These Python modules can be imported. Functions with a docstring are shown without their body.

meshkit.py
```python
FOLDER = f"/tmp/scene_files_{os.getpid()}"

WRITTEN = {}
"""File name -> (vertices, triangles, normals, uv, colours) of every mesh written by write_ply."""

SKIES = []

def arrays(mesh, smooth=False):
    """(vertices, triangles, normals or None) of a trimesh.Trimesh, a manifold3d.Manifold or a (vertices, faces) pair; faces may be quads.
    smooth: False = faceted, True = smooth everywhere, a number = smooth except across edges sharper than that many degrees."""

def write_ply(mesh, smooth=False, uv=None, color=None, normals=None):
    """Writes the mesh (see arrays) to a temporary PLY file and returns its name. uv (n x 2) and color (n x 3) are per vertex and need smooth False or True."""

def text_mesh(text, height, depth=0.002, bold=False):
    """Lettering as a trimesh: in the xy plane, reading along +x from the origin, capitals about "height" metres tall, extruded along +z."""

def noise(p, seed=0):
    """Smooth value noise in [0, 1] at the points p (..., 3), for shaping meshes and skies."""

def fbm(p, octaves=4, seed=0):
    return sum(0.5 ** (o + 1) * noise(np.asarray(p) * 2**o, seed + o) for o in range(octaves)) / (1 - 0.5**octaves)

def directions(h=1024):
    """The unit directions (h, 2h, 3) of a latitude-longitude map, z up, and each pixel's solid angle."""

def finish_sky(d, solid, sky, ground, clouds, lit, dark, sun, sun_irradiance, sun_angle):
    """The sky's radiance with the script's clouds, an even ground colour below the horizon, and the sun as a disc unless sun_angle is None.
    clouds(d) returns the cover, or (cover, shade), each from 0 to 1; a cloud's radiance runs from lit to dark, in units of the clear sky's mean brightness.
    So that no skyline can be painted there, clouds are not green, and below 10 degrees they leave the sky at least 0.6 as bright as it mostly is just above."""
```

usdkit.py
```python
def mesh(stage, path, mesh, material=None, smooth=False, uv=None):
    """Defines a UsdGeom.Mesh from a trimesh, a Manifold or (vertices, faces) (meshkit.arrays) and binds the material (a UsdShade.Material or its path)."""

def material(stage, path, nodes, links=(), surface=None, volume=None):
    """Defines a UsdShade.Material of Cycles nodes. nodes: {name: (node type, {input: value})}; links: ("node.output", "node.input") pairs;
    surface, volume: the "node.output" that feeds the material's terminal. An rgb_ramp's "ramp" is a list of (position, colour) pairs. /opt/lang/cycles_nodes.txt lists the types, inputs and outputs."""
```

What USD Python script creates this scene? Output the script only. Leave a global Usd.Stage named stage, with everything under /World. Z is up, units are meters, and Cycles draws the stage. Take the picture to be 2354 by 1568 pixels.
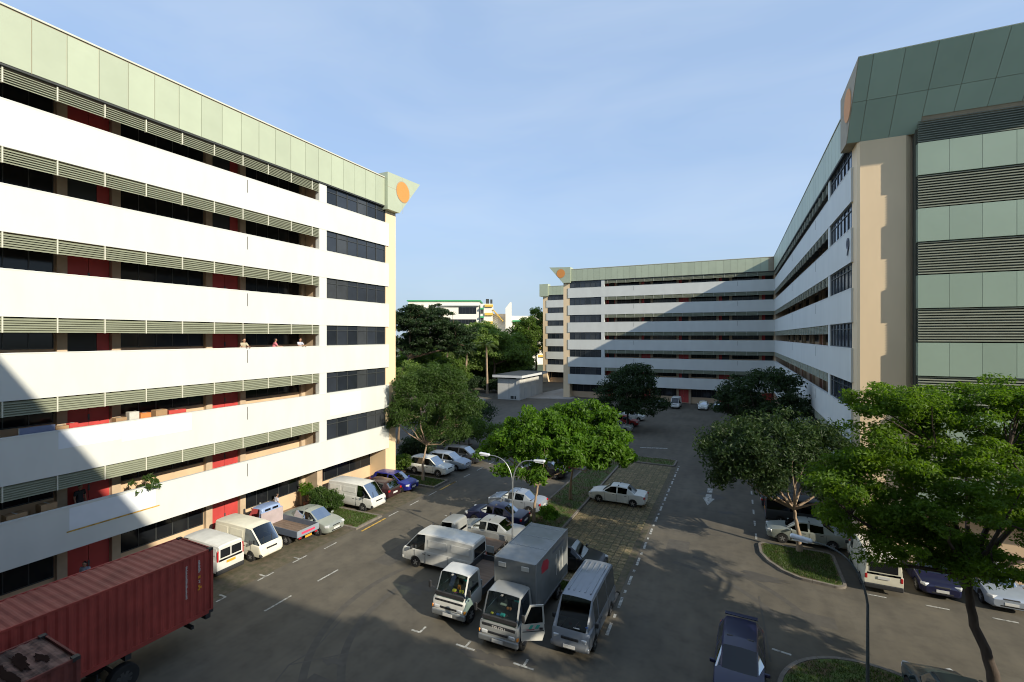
import math, random
import numpy as np
import trimesh, manifold3d as m3
import usdkit, meshkit
from pxr import Usd, UsdGeom, UsdLux, UsdShade, Sdf, Gf, Vt
from shapely.geometry import Polygon, LineString, box as sbox
from shapely.ops import unary_union

stage = Usd.Stage.CreateInMemory()
UsdGeom.SetStageUpAxis(stage, UsdGeom.Tokens.z)
UsdGeom.SetStageMetersPerUnit(stage, 1.0)
UsdGeom.Xform.Define(stage, '/World')
stage.SetDefaultPrim(stage.GetPrimAtPath('/World'))
UsdGeom.Scope.Define(stage, '/World/Looks')
RNG = np.random.default_rng(7)
PI = math.pi

# ------------------------------------------------------------------ camera, sky, sun
EYE = 13.2
YAW = 25.305
cam = UsdGeom.Camera.Define(stage, '/World/camera')
cam.CreateHorizontalApertureAttr(36.0)
cam.CreateVerticalApertureAttr(36.0 * 682 / 1024)
cam.CreateFocalLengthAttr(36.0 * 1085 / 2354)
cam.CreateVerticalApertureOffsetAttr(-0.168)
cam.CreateClippingRangeAttr(Gf.Vec2f(0.1, 5000))
cam.AddTranslateOp().Set(Gf.Vec3d(0, 0, EYE))
cam.AddRotateXYZOp().Set(Gf.Vec3f(90, 0, YAW))
cam.CreateExposureAttr(0.50)

SUN = np.array([1.934, -0.62, 1.0]); SUN /= np.linalg.norm(SUN)
elev = math.asin(SUN[2])
sun = UsdLux.DistantLight.Define(stage, '/World/sun')
sun.CreateIntensityAttr(1.15); sun.CreateAngleAttr(0.53); sun.CreateNormalizeAttr(True)
sun.CreateColorAttr(Gf.Vec3f(1.0, 0.90, 0.73))
zax = Gf.Vec3d(*map(float, SUN)); xax = Gf.Cross(Gf.Vec3d(0, 0, 1), zax).GetNormalized(); yax = Gf.Cross(zax, xax)
sun.AddTransformOp().Set(Gf.Matrix4d(xax[0], xax[1], xax[2], 0, yax[0], yax[1], yax[2], 0, zax[0], zax[1], zax[2], 0, 0, 0, 0, 1))

sky_mat = usdkit.material(stage, '/World/Looks/sky', {
    'tc': ('texture_coordinate', {}),
    'sky': ('sky_texture', {'sky_type': 'single_scattering', 'sun_disc': False, 'sun_elevation': elev, 'sun_rotation': math.atan2(SUN[0], SUN[1]), 'air_density': 1.0, 'aerosol_density': 0.6, 'ozone_density': 1.0, 'altitude': 100.0}),
    'mp': ('mapping', {'scale': (1.3, 2.6, 6.0), 'rotation': (0.0, 0.25, 0.5)}),
    'n': ('noise_texture', {'scale': 1.5, 'detail': 7.0, 'roughness': 0.5, 'distortion': 0.5}),
    'r': ('rgb_ramp', {'ramp': [(0.0, (0, 0, 0)), (0.36, (0.02, 0.02, 0.02)), (0.62, (0.24, 0.24, 0.24)), (0.85, (0.42, 0.42, 0.42))]}),
    'xyz': ('separate_xyz', {}), 'hz': ('map_range', {'from_min': 0.0, 'from_max': 0.30, 'to_min': 0.95, 'to_max': 0.72, 'clamp': True}),
    'tint': ('mix_color', {'blend_type': 'multiply', 'fac': 1.0, 'b': (0.75, 0.95, 1.15), 'use_clamp': False}),
    'vz': ('map_range', {'from_min': 0.0, 'from_max': 0.4, 'to_min': 0.0, 'to_max': 1.0, 'clamp': True}), 'vc': ('rgb_ramp', {'ramp': [(0.0, (0.47, 0.59, 0.71)), (0.25, (0.50, 0.65, 0.82)), (0.6, (0.51, 0.69, 0.96)), (1.0, (0.49, 0.67, 0.96))]}), 'vs': ('vector_math', {'math_type': 'scale', 'scale': 5.95}),
    'veil': ('mix_color', {'use_clamp': False}),
    'mx': ('mix_color', {'b': (4.2, 4.9, 5.8), 'use_clamp': False}),
    'bg': ('background_shader', {'strength': 0.115}),
}, [('tc.generated', 'mp.vector'), ('mp.vector', 'n.vector'), ('n.fac', 'r.fac'), ('tc.generated', 'xyz.vector'), ('xyz.z', 'hz.value'), ('sky.color', 'tint.a'), ('tint.result', 'veil.a'), ('hz.result', 'veil.fac'), ('xyz.z', 'vz.value'), ('vz.result', 'vc.fac'), ('vc.color', 'vs.vector1'), ('vs.vector', 'veil.b'), ('veil.result', 'mx.a'), ('r.color', 'mx.fac'), ('mx.result', 'bg.color')], surface='bg.background')
dome = UsdLux.DomeLight.Define(stage, '/World/sky')
UsdShade.MaterialBindingAPI.Apply(dome.GetPrim()).Bind(sky_mat)

# ------------------------------------------------------------------ helpers
used = {}
def uniq(parent, name):
    k = used.get((parent, name), 0); used[(parent, name)] = k + 1
    return f'{parent}/{name}' if k == 0 else f'{parent}/{name}_{k:03d}'

def meta(prim, label=None, cat=None, group=None, kind=None):
    for k, v in (('label', label), ('category', cat), ('group', group), ('kind', kind)):
        if v: prim.SetCustomDataByKey(k, v)

def thing(name, label=None, cat=None, loc=(0, 0, 0), rot=0.0, group=None, kind=None):
    p = uniq('/World', name)
    x = UsdGeom.Xform.Define(stage, p)
    x.AddTranslateOp().Set(Gf.Vec3d(*map(float, loc)))
    if rot: x.AddRotateZOp().Set(float(rot))
    meta(x.GetPrim(), label, cat, group, kind)
    return p

def put(name, mesh, mat, parent='/World', smooth=False, label=None, cat=None, group=None, kind=None):
    p = uniq(parent, name)
    m = usdkit.mesh(stage, p, mesh, mat, smooth)
    meta(m.GetPrim(), label, cat, group, kind)
    return p

def copy_of(src, loc, rot, label, group=None):
    name = src.rsplit('/', 1)[1]
    base = name.rsplit('_', 1)[0] if name[-3:].isdigit() else name
    was = stage.GetPrimAtPath(src).GetCustomData()
    p = thing(base, label, was['category'], loc, rot, group or was.get('group'))
    pr = stage.GetPrimAtPath(p)
    pr.GetReferences().AddInternalReference(src); pr.SetInstanceable(True)
    return p

def box(x0, x1, y0, y1, z0, z1):
    v = np.array([[x, y, z] for x in (x0, x1) for y in (y0, y1) for z in (z0, z1)], float)
    f = np.array([[0, 1, 3], [0, 3, 2], [4, 6, 7], [4, 7, 5], [0, 4, 5], [0, 5, 1], [2, 3, 7], [2, 7, 6], [0, 2, 6], [0, 6, 4], [1, 5, 7], [1, 7, 3]])
    return v, f

def cat(parts):
    vs, fs, o = [], [], 0
    for p in parts:
        if hasattr(p, 'vertices'): v, f = np.asarray(p.vertices), np.asarray(p.faces)
        else: v, f = p
        vs.append(v); fs.append(np.asarray(f) + o); o += len(v)
    return np.vstack(vs), np.vstack(fs)

def man(m):
    m = m.to_mesh(); return np.array(m.vert_properties[:, :3]), np.array(m.tri_verts)

def rbox(sx, sy, sz, r, c=(0, 0, 0), seg=3):
    """rounded box, size sx sy sz around c"""
    r = min(r, sx / 2.01, sy / 2.01, sz / 2.01)
    s = m3.Manifold.sphere(r, seg * 4)
    ps = [s.translate([x * (sx / 2 - r), y * (sy / 2 - r), z * (sz / 2 - r)]) for x in (-1, 1) for y in (-1, 1) for z in (-1, 1)]
    v, f = man(m3.Manifold.batch_hull(ps)); return v + np.array(c), f

def tube(pts, rad, n=8):
    """tapered tube along points with closed ends"""
    pts = np.asarray(pts, float); rad = np.broadcast_to(rad, len(pts)); vs, fs = [], []
    t = np.gradient(pts, axis=0); t /= np.linalg.norm(t, axis=1, keepdims=True) + 1e-9
    ref = np.array([0.31, 0.95, 0.05]) if abs(t[0] @ [0.31, 0.95, 0.05]) < 0.9 else np.array([1.0, 0, 0])
    for p, d, r in zip(pts, t, rad):
        a = np.cross(d, ref); a /= np.linalg.norm(a) + 1e-9; b = np.cross(d, a)
        th = np.arange(n) * 2 * PI / n
        vs.append(p + r * (np.cos(th)[:, None] * a + np.sin(th)[:, None] * b))
    k = len(pts)
    for i in range(k - 1):
        for j in range(n):
            a, b, c, d = i * n + j, i * n + (j + 1) % n, (i + 1) * n + (j + 1) % n, (i + 1) * n + j
            fs += [[a, c, b], [a, d, c]]
    v = np.vstack(vs + [pts[:1], pts[-1:]]); s0, s1 = k * n, k * n + 1
    for j in range(n):
        fs += [[s0, j, (j + 1) % n], [s1, (k - 1) * n + (j + 1) % n, (k - 1) * n + j]]
    return v, np.array(fs)

def prism(poly, z0, z1):
    """extrude a shapely polygon"""
    ms = [trimesh.creation.extrude_polygon(g, z1 - z0, engine='earcut') for g in getattr(poly, 'geoms', [poly]) if g.area > 1e-6]
    v, f = cat(ms); v = v.copy(); v[:, 2] += z0; return v, f

def rotz(v, deg, c=(0, 0)):
    a = math.radians(deg); v = np.array(v, float); x, y = v[:, 0] - c[0], v[:, 1] - c[1]
    v[:, 0], v[:, 1] = c[0] + x * math.cos(a) - y * math.sin(a), c[1] + x * math.sin(a) + y * math.cos(a)
    return v

def cyl_y(r, y0, y1, c=(0, 0), n=20):
    th = np.arange(n) * 2 * PI / n
    x, z = c[0] + r * np.cos(th), c[1] + r * np.sin(th)
    v = np.vstack([np.c_[x, np.full(n, y0), z], np.c_[x, np.full(n, y1), z], [[c[0], y0, c[1]], [c[0], y1, c[1]]]])
    f = []
    for j in range(n):
        k = (j + 1) % n
        f += [[j, n + k, k], [j, n + j, n + k], [2 * n, j, k], [2 * n + 1, n + k, n + j]]
    return v, np.array(f)[:, ::-1] if y1 < y0 else np.array(f)

# ------------------------------------------------------------------ materials
def mat(name, col, rough=0.6, var=0.12, scale=2.0, metal=0.0, coat=0.0, bump=0.0, bscale=40.0, stretch=(1, 1, 1), dark=None, lo=0.35, hi=0.7, obj=False, spec=0.5):
    col = np.array(col, float); d = np.array(dark, float) if dark is not None else col * (1 - var)
    src = ('texture_coordinate', {}) if obj else ('geometry', {})
    out = 'g.object' if obj else 'g.position'
    nodes = {'g': src, 'mp': ('mapping', {'scale': stretch}),
             'n': ('noise_texture', {'scale': scale, 'detail': 5.0, 'roughness': 0.6}),
             'r': ('rgb_ramp', {'ramp': [(0, d), (lo, d), (hi, col), (1, np.minimum(col * (1 + var * 0.4), 0.95))]}),
             'p': ('principled_bsdf', {'roughness': rough, 'metallic': metal, 'coat_weight': coat, 'coat_roughness': 0.08, 'specular_ior_level': spec})}
    links = [(out, 'mp.vector'), ('mp.vector', 'n.vector'), ('n.fac', 'r.fac'), ('r.color', 'p.base_color')]
    if bump:
        nodes['n2'] = ('noise_texture', {'scale': bscale, 'detail': 4.0}); nodes['b'] = ('bump', {'strength': bump, 'distance': 0.02})
        links += [(out, 'n2.vector'), ('n2.fac', 'b.height'), ('b.normal', 'p.normal')]
    return usdkit.material(stage, f'/World/Looks/{name}', nodes, links, surface='p.BSDF')

def glass(name, tint=(0.45, 0.5, 0.5), rough=0.03, refl=1.0):
    return usdkit.material(stage, f'/World/Looks/{name}', {'f': ('fresnel', {'IOR': 1.5}), 'm': ('math', {'math_type': 'multiply_add', 'value2': refl, 'value3': 0.02}),
        't': ('transparent_bsdf', {'color': tint}), 'g': ('glossy_bsdf', {'roughness': rough, 'color': (0.9, 0.95, 1)}), 'x': ('mix_closure', {})},
        [('f.fac', 'm.value1'), ('m.value', 'x.fac'), ('t.BSDF', 'x.closure1'), ('g.BSDF', 'x.closure2')], surface='x.closure')

def leafmat(name, cols, trans=0.35, rough=0.5):
    return usdkit.material(stage, f'/World/Looks/{name}', {'g': ('geometry', {}),
        'n': ('noise_texture', {'scale': 0.9, 'detail': 3.0}), 'm': ('mix_float', {'fac': 0.45}),
        'r': ('rgb_ramp', {'ramp': [(0.15, cols[0]), (0.45, cols[1]), (0.75, cols[2]), (0.95, cols[3])]}),
        'p': ('principled_bsdf', {'roughness': rough, 'specular_ior_level': 0.35}), 't': ('translucent_bsdf', {}), 'br': ('mix_color', {'blend_type': 'multiply', 'fac': 1.0, 'b': (1.25, 1.3, 0.6)}), 'x': ('mix_closure', {'fac': trans})},
        [('g.position', 'n.vector'), ('g.random_per_island', 'm.a'), ('n.fac', 'm.b'), ('m.result', 'r.fac'), ('r.color', 'p.base_color'), ('r.color', 'br.a'), ('br.result', 't.color'), ('p.BSDF', 'x.closure1'), ('t.BSDF', 'x.closure2')], surface='x.closure')

M = {}
M['white_paint'] = mat('white_paint', (0.60, 0.615, 0.58), 0.65, 0.08, 0.7, stretch=(1, 1, 0.3), bump=0.05, bscale=18)
M['patch_blue'] = mat('patch_blue', (0.68, 0.72, 0.76), 0.65, 0.05)
M['patch_green'] = mat('patch_green', (0.68, 0.80, 0.64), 0.65, 0.05)
M['fascia_green'] = mat('fascia_green', (0.385, 0.435, 0.32), 0.45, 0.07, 0.7)
M['end_green'] = mat('end_green', (0.29, 0.375, 0.295), 0.4, 0.07, 0.5)
for k_, q_ in (('b', 1.04), ('c', 0.95)):
    M['fascia_green_' + k_] = mat('fascia_green_' + k_, tuple(q_ * c for c in (0.385, 0.435, 0.32)), 0.45, 0.07, 0.7); M['end_green_' + k_] = mat('end_green_' + k_, tuple(q_ * c for c in (0.29, 0.375, 0.295)), 0.4, 0.07, 0.5)
M['end_glass_b'] = mat('end_glass_b', (0.05, 0.056, 0.062), 0.15, 0.3, 0.8); M['end_glass_c'] = mat('end_glass_c', (0.016, 0.02, 0.026), 0.1, 0.2)
M['end_gap'] = mat('end_gap', (0.095, 0.10, 0.078), 0.8)
M['joint'] = mat('joint', (0.33, 0.28, 0.20), 0.8)
M['dark_trim'] = mat('dark_trim', (0.035, 0.04, 0.04), 0.6)
M['cream'] = mat('cream', (0.78, 0.60, 0.38), 0.75, 0.08, 0.6, stretch=(1, 1, 0.3), bump=0.05)
M['plaster'] = mat('plaster', (0.62, 0.45, 0.29), 0.8, 0.15, 0.8, bump=0.08)
M['pilaster'] = mat('pilaster', (0.50, 0.39, 0.27), 0.8, 0.2, 1.5)
M['louvre'] = mat('louvre', (0.25, 0.27, 0.195), 0.5, 0.12)
M['post'] = mat('post', (0.55, 0.55, 0.46), 0.6)
M['end_louvre'] = mat('end_louvre', (0.22, 0.235, 0.18), 0.5, 0.15)
M['slab'] = mat('slab', (0.17, 0.165, 0.15), 0.85, 0.2)
M['red_door'] = mat('red_door', (0.52, 0.06, 0.055), 0.55, 0.2, 1.2)
M['orange'] = mat('orange', (0.62, 0.25, 0.06), 0.6, 0.05)
M['roof'] = mat('roof', (0.25, 0.25, 0.23), 0.9, 0.2)
M['dark_glass'] = mat('dark_glass', (0.012, 0.014, 0.017), 0.12, 0.2, 0.6, spec=0.35)
M['end_glass'] = mat('end_glass', (0.028, 0.034, 0.044), 0.12, 0.2, 0.6, spec=0.6)
M['alu'] = mat('alu', (0.045, 0.05, 0.05), 0.4, 0.1)
M['sign_dark'] = mat('sign_dark', (0.03, 0.035, 0.06), 0.5)
M['asphalt'] = usdkit.material(stage, '/World/Looks/asphalt', {'g': ('geometry', {}),
    'n1': ('noise_texture', {'scale': 0.16, 'detail': 7.0, 'roughness': 0.6}), 'n2': ('noise_texture', {'scale': 1.3, 'detail': 6.0, 'roughness': 0.65}), 'n3': ('noise_texture', {'scale': 55.0, 'detail': 3.0}),
    'mp': ('mapping', {'scale': (0.35, 0.06, 1)}), 'n4': ('noise_texture', {'scale': 3.2, 'detail': 3.0}),
    'a': ('rgb_ramp', {'ramp': [(0.25, (0.090, 0.080, 0.062)), (0.75, (0.145, 0.129, 0.100))]}),
    'b': ('rgb_ramp', {'ramp': [(0.3, (0.76, 0.76, 0.76)), (0.5, (0.97, 0.97, 0.97)), (0.75, (1.12, 1.1, 1.06))]}),
    'c': ('rgb_ramp', {'ramp': [(0.3, (0.8, 0.8, 0.8)), (0.7, (1.1, 1.1, 1.1))]}),
    'd': ('rgb_ramp', {'ramp': [(0.3, (0.84, 0.84, 0.84)), (0.7, (1.06, 1.06, 1.06))]}),
    'm1': ('mix_color', {'blend_type': 'multiply', 'fac': 1.0}), 'm2': ('mix_color', {'blend_type': 'multiply', 'fac': 1.0}), 'm3': ('mix_color', {'blend_type': 'multiply', 'fac': 1.0}),
    'bp': ('bump', {'strength': 0.35, 'distance': 0.01}), 'p': ('principled_bsdf', {'roughness': 0.82, 'specular_ior_level': 0.35})},
    [('g.position', 'n1.vector'), ('g.position', 'n2.vector'), ('g.position', 'n3.vector'), ('g.position', 'mp.vector'), ('mp.vector', 'n4.vector'), ('n1.fac', 'a.fac'), ('n2.fac', 'b.fac'), ('n3.fac', 'c.fac'), ('n4.fac', 'd.fac'),
     ('a.color', 'm1.a'), ('b.color', 'm1.b'), ('m1.result', 'm2.a'), ('c.color', 'm2.b'), ('m2.result', 'm3.a'), ('d.color', 'm3.b'), ('m3.result', 'p.base_color'), ('n3.fac', 'bp.height'), ('bp.normal', 'p.normal')], surface='p.BSDF')
M['stain'] = mat('stain', (0.078, 0.071, 0.060), 0.7, 0.2, 2.5)
M['tyre_mark'] = mat('tyre_mark', (0.088, 0.08, 0.066), 0.85, 0.25, 3.0)
M['line_white'] = mat('line_white', (0.42, 0.42, 0.385), 0.7, 0.65, 5.0, lo=0.38, hi=0.55)
M['line_yellow'] = mat('line_yellow', (0.55, 0.34, 0.06), 0.7, 0.5, 5.0, lo=0.38, hi=0.55)
M['grass'] = mat('grass', (0.075, 0.115, 0.025), 0.9, 0.5, 1.3, dark=(0.10, 0.07, 0.035), lo=0.42, hi=0.58, bump=0.8, bscale=14)
M['blade'] = leafmat('blade', [(0.05, 0.085, 0.015), (0.07, 0.12, 0.02), (0.09, 0.15, 0.03), (0.13, 0.14, 0.05)], 0.25)
M['terrain'] = mat('terrain', (0.06, 0.08, 0.03), 0.95, 0.4, 0.1)
M['kerb'] = mat('kerb', (0.21, 0.185, 0.155), 0.85, 0.35, 3.0, bump=0.2)
M['concrete'] = mat('concrete', (0.36, 0.33, 0.29), 0.85, 0.2, 0.8, bump=0.1)
M['apron'] = mat('apron', (0.24, 0.17, 0.115), 0.9, 0.35, 1.2, bump=0.15)
M['bay'] = mat('bay', (0.13, 0.10, 0.07), 0.9, 0.4, 2.5, dark=(0.06, 0.06, 0.03), bump=0.5, bscale=8)
PAV = [mat(f'paver_{"abc"[i]}', c, 0.9, 0.35, 6.0, dark=(0.085, 0.08, 0.035), bump=0.3) for i, c in enumerate([(0.31, 0.23, 0.13), (0.26, 0.195, 0.11), (0.20, 0.165, 0.09)])]
M['bark'] = mat('bark', (0.20, 0.14, 0.09), 0.9, 0.45, 4.0, stretch=(1, 1, 0.3), bump=0.7, bscale=12)
M['bark_dark'] = mat('bark_dark', (0.075, 0.055, 0.042), 0.9, 0.4, 4.0, stretch=(1, 1, 0.3), bump=0.7, bscale=12)
M['bark_pale'] = mat('bark_pale', (0.34, 0.25, 0.17), 0.9, 0.3, 3.0, stretch=(1, 1, 0.5), bump=0.4, bscale=10)
M['leaf_bright'] = leafmat('leaf_bright', [(0.06, 0.13, 0.01), (0.14, 0.29, 0.016), (0.23, 0.42, 0.022), (0.33, 0.46, 0.03)], 0.5)
M['leaf_front'] = leafmat('leaf_front', [(0.07, 0.14, 0.01), (0.18, 0.29, 0.016), (0.35, 0.43, 0.02), (0.55, 0.52, 0.025)], 0.52)
M['leaf_olive'] = leafmat('leaf_olive', [(0.030,0.058,0.016),(0.062,0.105,0.026),(0.10,0.15,0.036),(0.16,0.20,0.05)], .35)
M['leaf_dark'] = leafmat('leaf_dark', [(0.022, 0.044, 0.014), (0.038, 0.072, 0.02), (0.056, 0.1, 0.024), (0.08, 0.12, 0.03)], 0.35)
M['leaf_mid'] = leafmat('leaf_mid', [(0.07,0.12,0.018),(0.13,0.22,0.026),(0.19,0.29,0.032),(0.26,0.33,0.04)], 0.45)
M['leaf_back'] = leafmat('leaf_back', [(0.12, 0.19, 0.04), (0.20, 0.29, 0.055), (0.27, 0.37, 0.065), (0.34, 0.41, 0.08)], 0.45)
M['leaf_feather'] = leafmat('leaf_feather', [(0.04, 0.08, 0.016), (0.075, 0.138, 0.022), (0.11, 0.19, 0.03), (0.17, 0.26, 0.04)], 0.45)
M['palm_leaf'] = leafmat('palm_leaf', [(0.05, 0.075, 0.016), (0.085, 0.125, 0.022), (0.12, 0.155, 0.028), (0.17, 0.18, 0.035)], 0.4)
M['steel'] = mat('steel', (0.30, 0.32, 0.33), 0.45, 0.2, 3.0, metal=0.5)
M['steel_dark'] = mat('steel_dark', (0.09, 0.105, 0.11), 0.5, 0.25, 3.0, metal=0.3)
M['lamp_shell'] = mat('lamp_shell', (0.62, 0.64, 0.66), 0.35, 0.1)
M['lens'] = mat('lens', (0.7, 0.72, 0.72), 0.15, 0.05, coat=0.5)
M['rubber'] = mat('rubber', (0.018, 0.018, 0.018), 0.8, 0.3)
M['rim'] = mat('rim', (0.42, 0.42, 0.42), 0.35, 0.2, 5, metal=0.6)
M['rim_dark'] = mat('rim_dark', (0.05, 0.05, 0.05), 0.6)
M['trim'] = mat('trim', (0.028, 0.029, 0.031), 0.55, 0.2)
M['interior'] = mat('interior', (0.03, 0.03, 0.032), 0.8, 0.3)
M['seat'] = mat('seat', (0.075, 0.075, 0.08), 0.85, 0.2)
M['head_lens'] = mat('head_lens', (0.55, 0.57, 0.58), 0.08, 0.1, coat=1.0)
M['tail_red'] = mat('tail_red', (0.42, 0.012, 0.015), 0.15, 0.1, coat=1.0)
M['amber'] = mat('amber', (0.75, 0.26, 0.03), 0.2, 0.1, coat=0.6)
M['plate_yellow'] = mat('plate_yellow', (0.72, 0.33, 0.03), 0.5, 0.05)
M['plate_white'] = mat('plate_white', (0.6, 0.6, 0.58), 0.5, 0.05)
M['plate_black'] = mat('plate_black', (0.02, 0.02, 0.02), 0.5, 0.05)
M['car_glass'] = glass('car_glass', (0.15, 0.17, 0.17), refl=.5)
M['tint_glass'] = glass('tint_glass', (0.05, 0.055, 0.06), refl=.5)
M['clear_glass'] = glass('clear_glass', (0.50, 0.60, 0.57), refl=.45)
def paint(name, col, metal=0.0, rough=0.35, var=0.08): M[name] = mat(name, col, rough, var, 2.5, metal=metal, coat=0.3, obj=True)
paint('van_white', (0.62, 0.62, 0.58), var=0.12); paint('van_cream', (0.72, 0.69, 0.56), var=0.1); paint('car_white', (0.70, 0.72, 0.68))
paint('silver', (0.40, 0.41, 0.39), 0.35); paint('silver_green', (0.33, 0.36, 0.32), 0.3); paint('silver_blue', (0.36, 0.41, 0.48), 0.35); paint('grey_van', (0.24, 0.26, 0.29), 0.4)
paint('navy', (0.010, 0.012, 0.045), 0.1); paint('blue', (0.018, 0.022, 0.22), 0.2); paint('black_paint', (0.012, 0.012, 0.014)); paint('maroon_black', (0.035, 0.014, 0.016))
paint('teal_dark', (0.035, 0.055, 0.06), 0.2); paint('dark_grey', (0.05, 0.055, 0.06), 0.2); paint('pickup_blue', (0.27, 0.36, 0.56)); paint('pickup_slate', (0.09, 0.11, 0.15)); paint('truck_grey', (0.33, 0.34, 0.33), 0.2)
paint('red_car', (0.35, 0.03, 0.03)); paint('box_grey', (0.215, 0.23, 0.23), 0.1, 0.5, 0.2); paint('box_grey_door', (0.55, 0.55, 0.51))
M['bed_pink'] = mat('bed_pink', (0.42, 0.35, 0.35), 0.7, 0.2)
M['bed_wood'] = mat('bed_wood', (0.20, 0.14, 0.10), 0.85, 0.4, 3.0, stretch=(0.4, 3, 1))
M['container_red'] = mat('container_red', (0.40, 0.062, 0.048), 0.55, 0.3, 1.2, bump=0.1)
M['container_roof'] = mat('container_roof', (0.34, 0.095, 0.07), 0.7, 0.35, 1.0, stretch=(1, 1, 1))
M['rust'] = mat('rust', (0.18, 0.10, 0.08), 0.85, 0.6, 1.6, dark=(0.05, 0.028, 0.024), lo=0.42, hi=0.55)
M['hole'] = mat('hole', (0.030, 0.018, 0.015), 1.0, 0.2, spec=0.0)
M['rust_red'] = mat('rust_red', (0.20, 0.05, 0.04), 0.75, 0.5, 2.0)
M['mark_white'] = mat('mark_white', (0.6, 0.58, 0.55), 0.6); M['mark_orange'] = mat('mark_orange', (0.75, 0.32, 0.03), 0.6)
M['mark_teal'] = mat('mark_teal', (0.06, 0.45, 0.36), 0.5); M['mark_red'] = mat('mark_red', (0.45, 0.03, 0.05), 0.5); M['mark_pink'] = mat('mark_pink', (0.62, 0.06, 0.13), 0.5)
M['skin'] = mat('skin', (0.36, 0.20, 0.13), 0.55, 0.05); M['hair'] = mat('hair', (0.012, 0.010, 0.009), 0.6)
for n_, c_ in dict(shirt_beige=(0.45, 0.40, 0.28), shirt_pink=(0.55, 0.16, 0.20), shirt_pale=(0.45, 0.47, 0.55), shirt_black=(0.02, 0.025, 0.03), shirt_grey=(0.33, 0.35, 0.42), trousers=(0.03, 0.032, 0.045), carton=(0.33, 0.21, 0.11), board=(0.16, 0.19, 0.30), bag=(0.5, 0.5, 0.45), item_orange=(0.6, 0.2, 0.05), item_red=(0.45, 0.05, 0.04), pot=(0.28, 0.12, 0.07), item_yellow=(0.65, 0.5, 0.04), item_teal=(0.05, 0.4, 0.4), item_magenta=(0.5, 0.05, 0.2), item_blue=(0.05, 0.12, 0.4)).items():
    M[n_] = mat(n_, c_, 0.75, 0.12, 5.0)
M['sub_wall'] = mat('sub_wall', (0.50, 0.50, 0.47), 0.8, 0.15, 0.5); M['sub_roof'] = mat('sub_roof', (0.55, 0.57, 0.58), 0.7, 0.15)
M['far_white'] = mat('far_white', (0.78, 0.74, 0.64), 0.7, 0.06); M['far_green'] = mat('far_green', (0.06, 0.34, 0.14), 0.6); M['far_yellow'] = mat('far_yellow', (0.70, 0.46, 0.08), 0.6); M['far_grey'] = mat('far_grey', (0.45, 0.46, 0.45), 0.7)

# ------------------------------------------------------------------ ground
put('ground', box(-1500, 1500, -600, 2400, -1.0, -0.02), M['terrain'], kind='structure', label='ground under trees and buildings to the horizon')
CP = thing('car_park', 'grey asphalt car park between the factory blocks', kind='structure')
put('asphalt', box(-120, 60, -12, 150, -0.015, 0.0), M['asphalt'], CP)
def blob(cx, cy, rx, ry, seed, n=64, amp=0.55):
    r = np.random.default_rng(seed); ph = r.uniform(0, 6.28, 5); th = np.arange(n) * 2 * PI / n
    k = np.maximum(0.25, 1 + amp * sum(np.sin((i + 1) * th + ph[i]) / (i + 1.5) for i in range(5)) + 0.12 * np.sin(9 * th + ph[0]) + 0.1 * r.normal(size=n))
    return Polygon(np.c_[cx + rx * k * np.cos(th), cy + ry * k * np.sin(th)])
def flat(poly, z):
    v, f = prism(poly, 0, 0.01); m = trimesh.Trimesh(v, f, process=False)
    keep = m.face_normals[:, 2] > 0.5; f = f[keep]; u, inv = np.unique(f, return_inverse=True); v = v[u]; v[:, 2] = z
    return v, inv.reshape(-1, 3)
Z0, Z1, Z2 = 0.004, 0.008, 0.012
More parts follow.
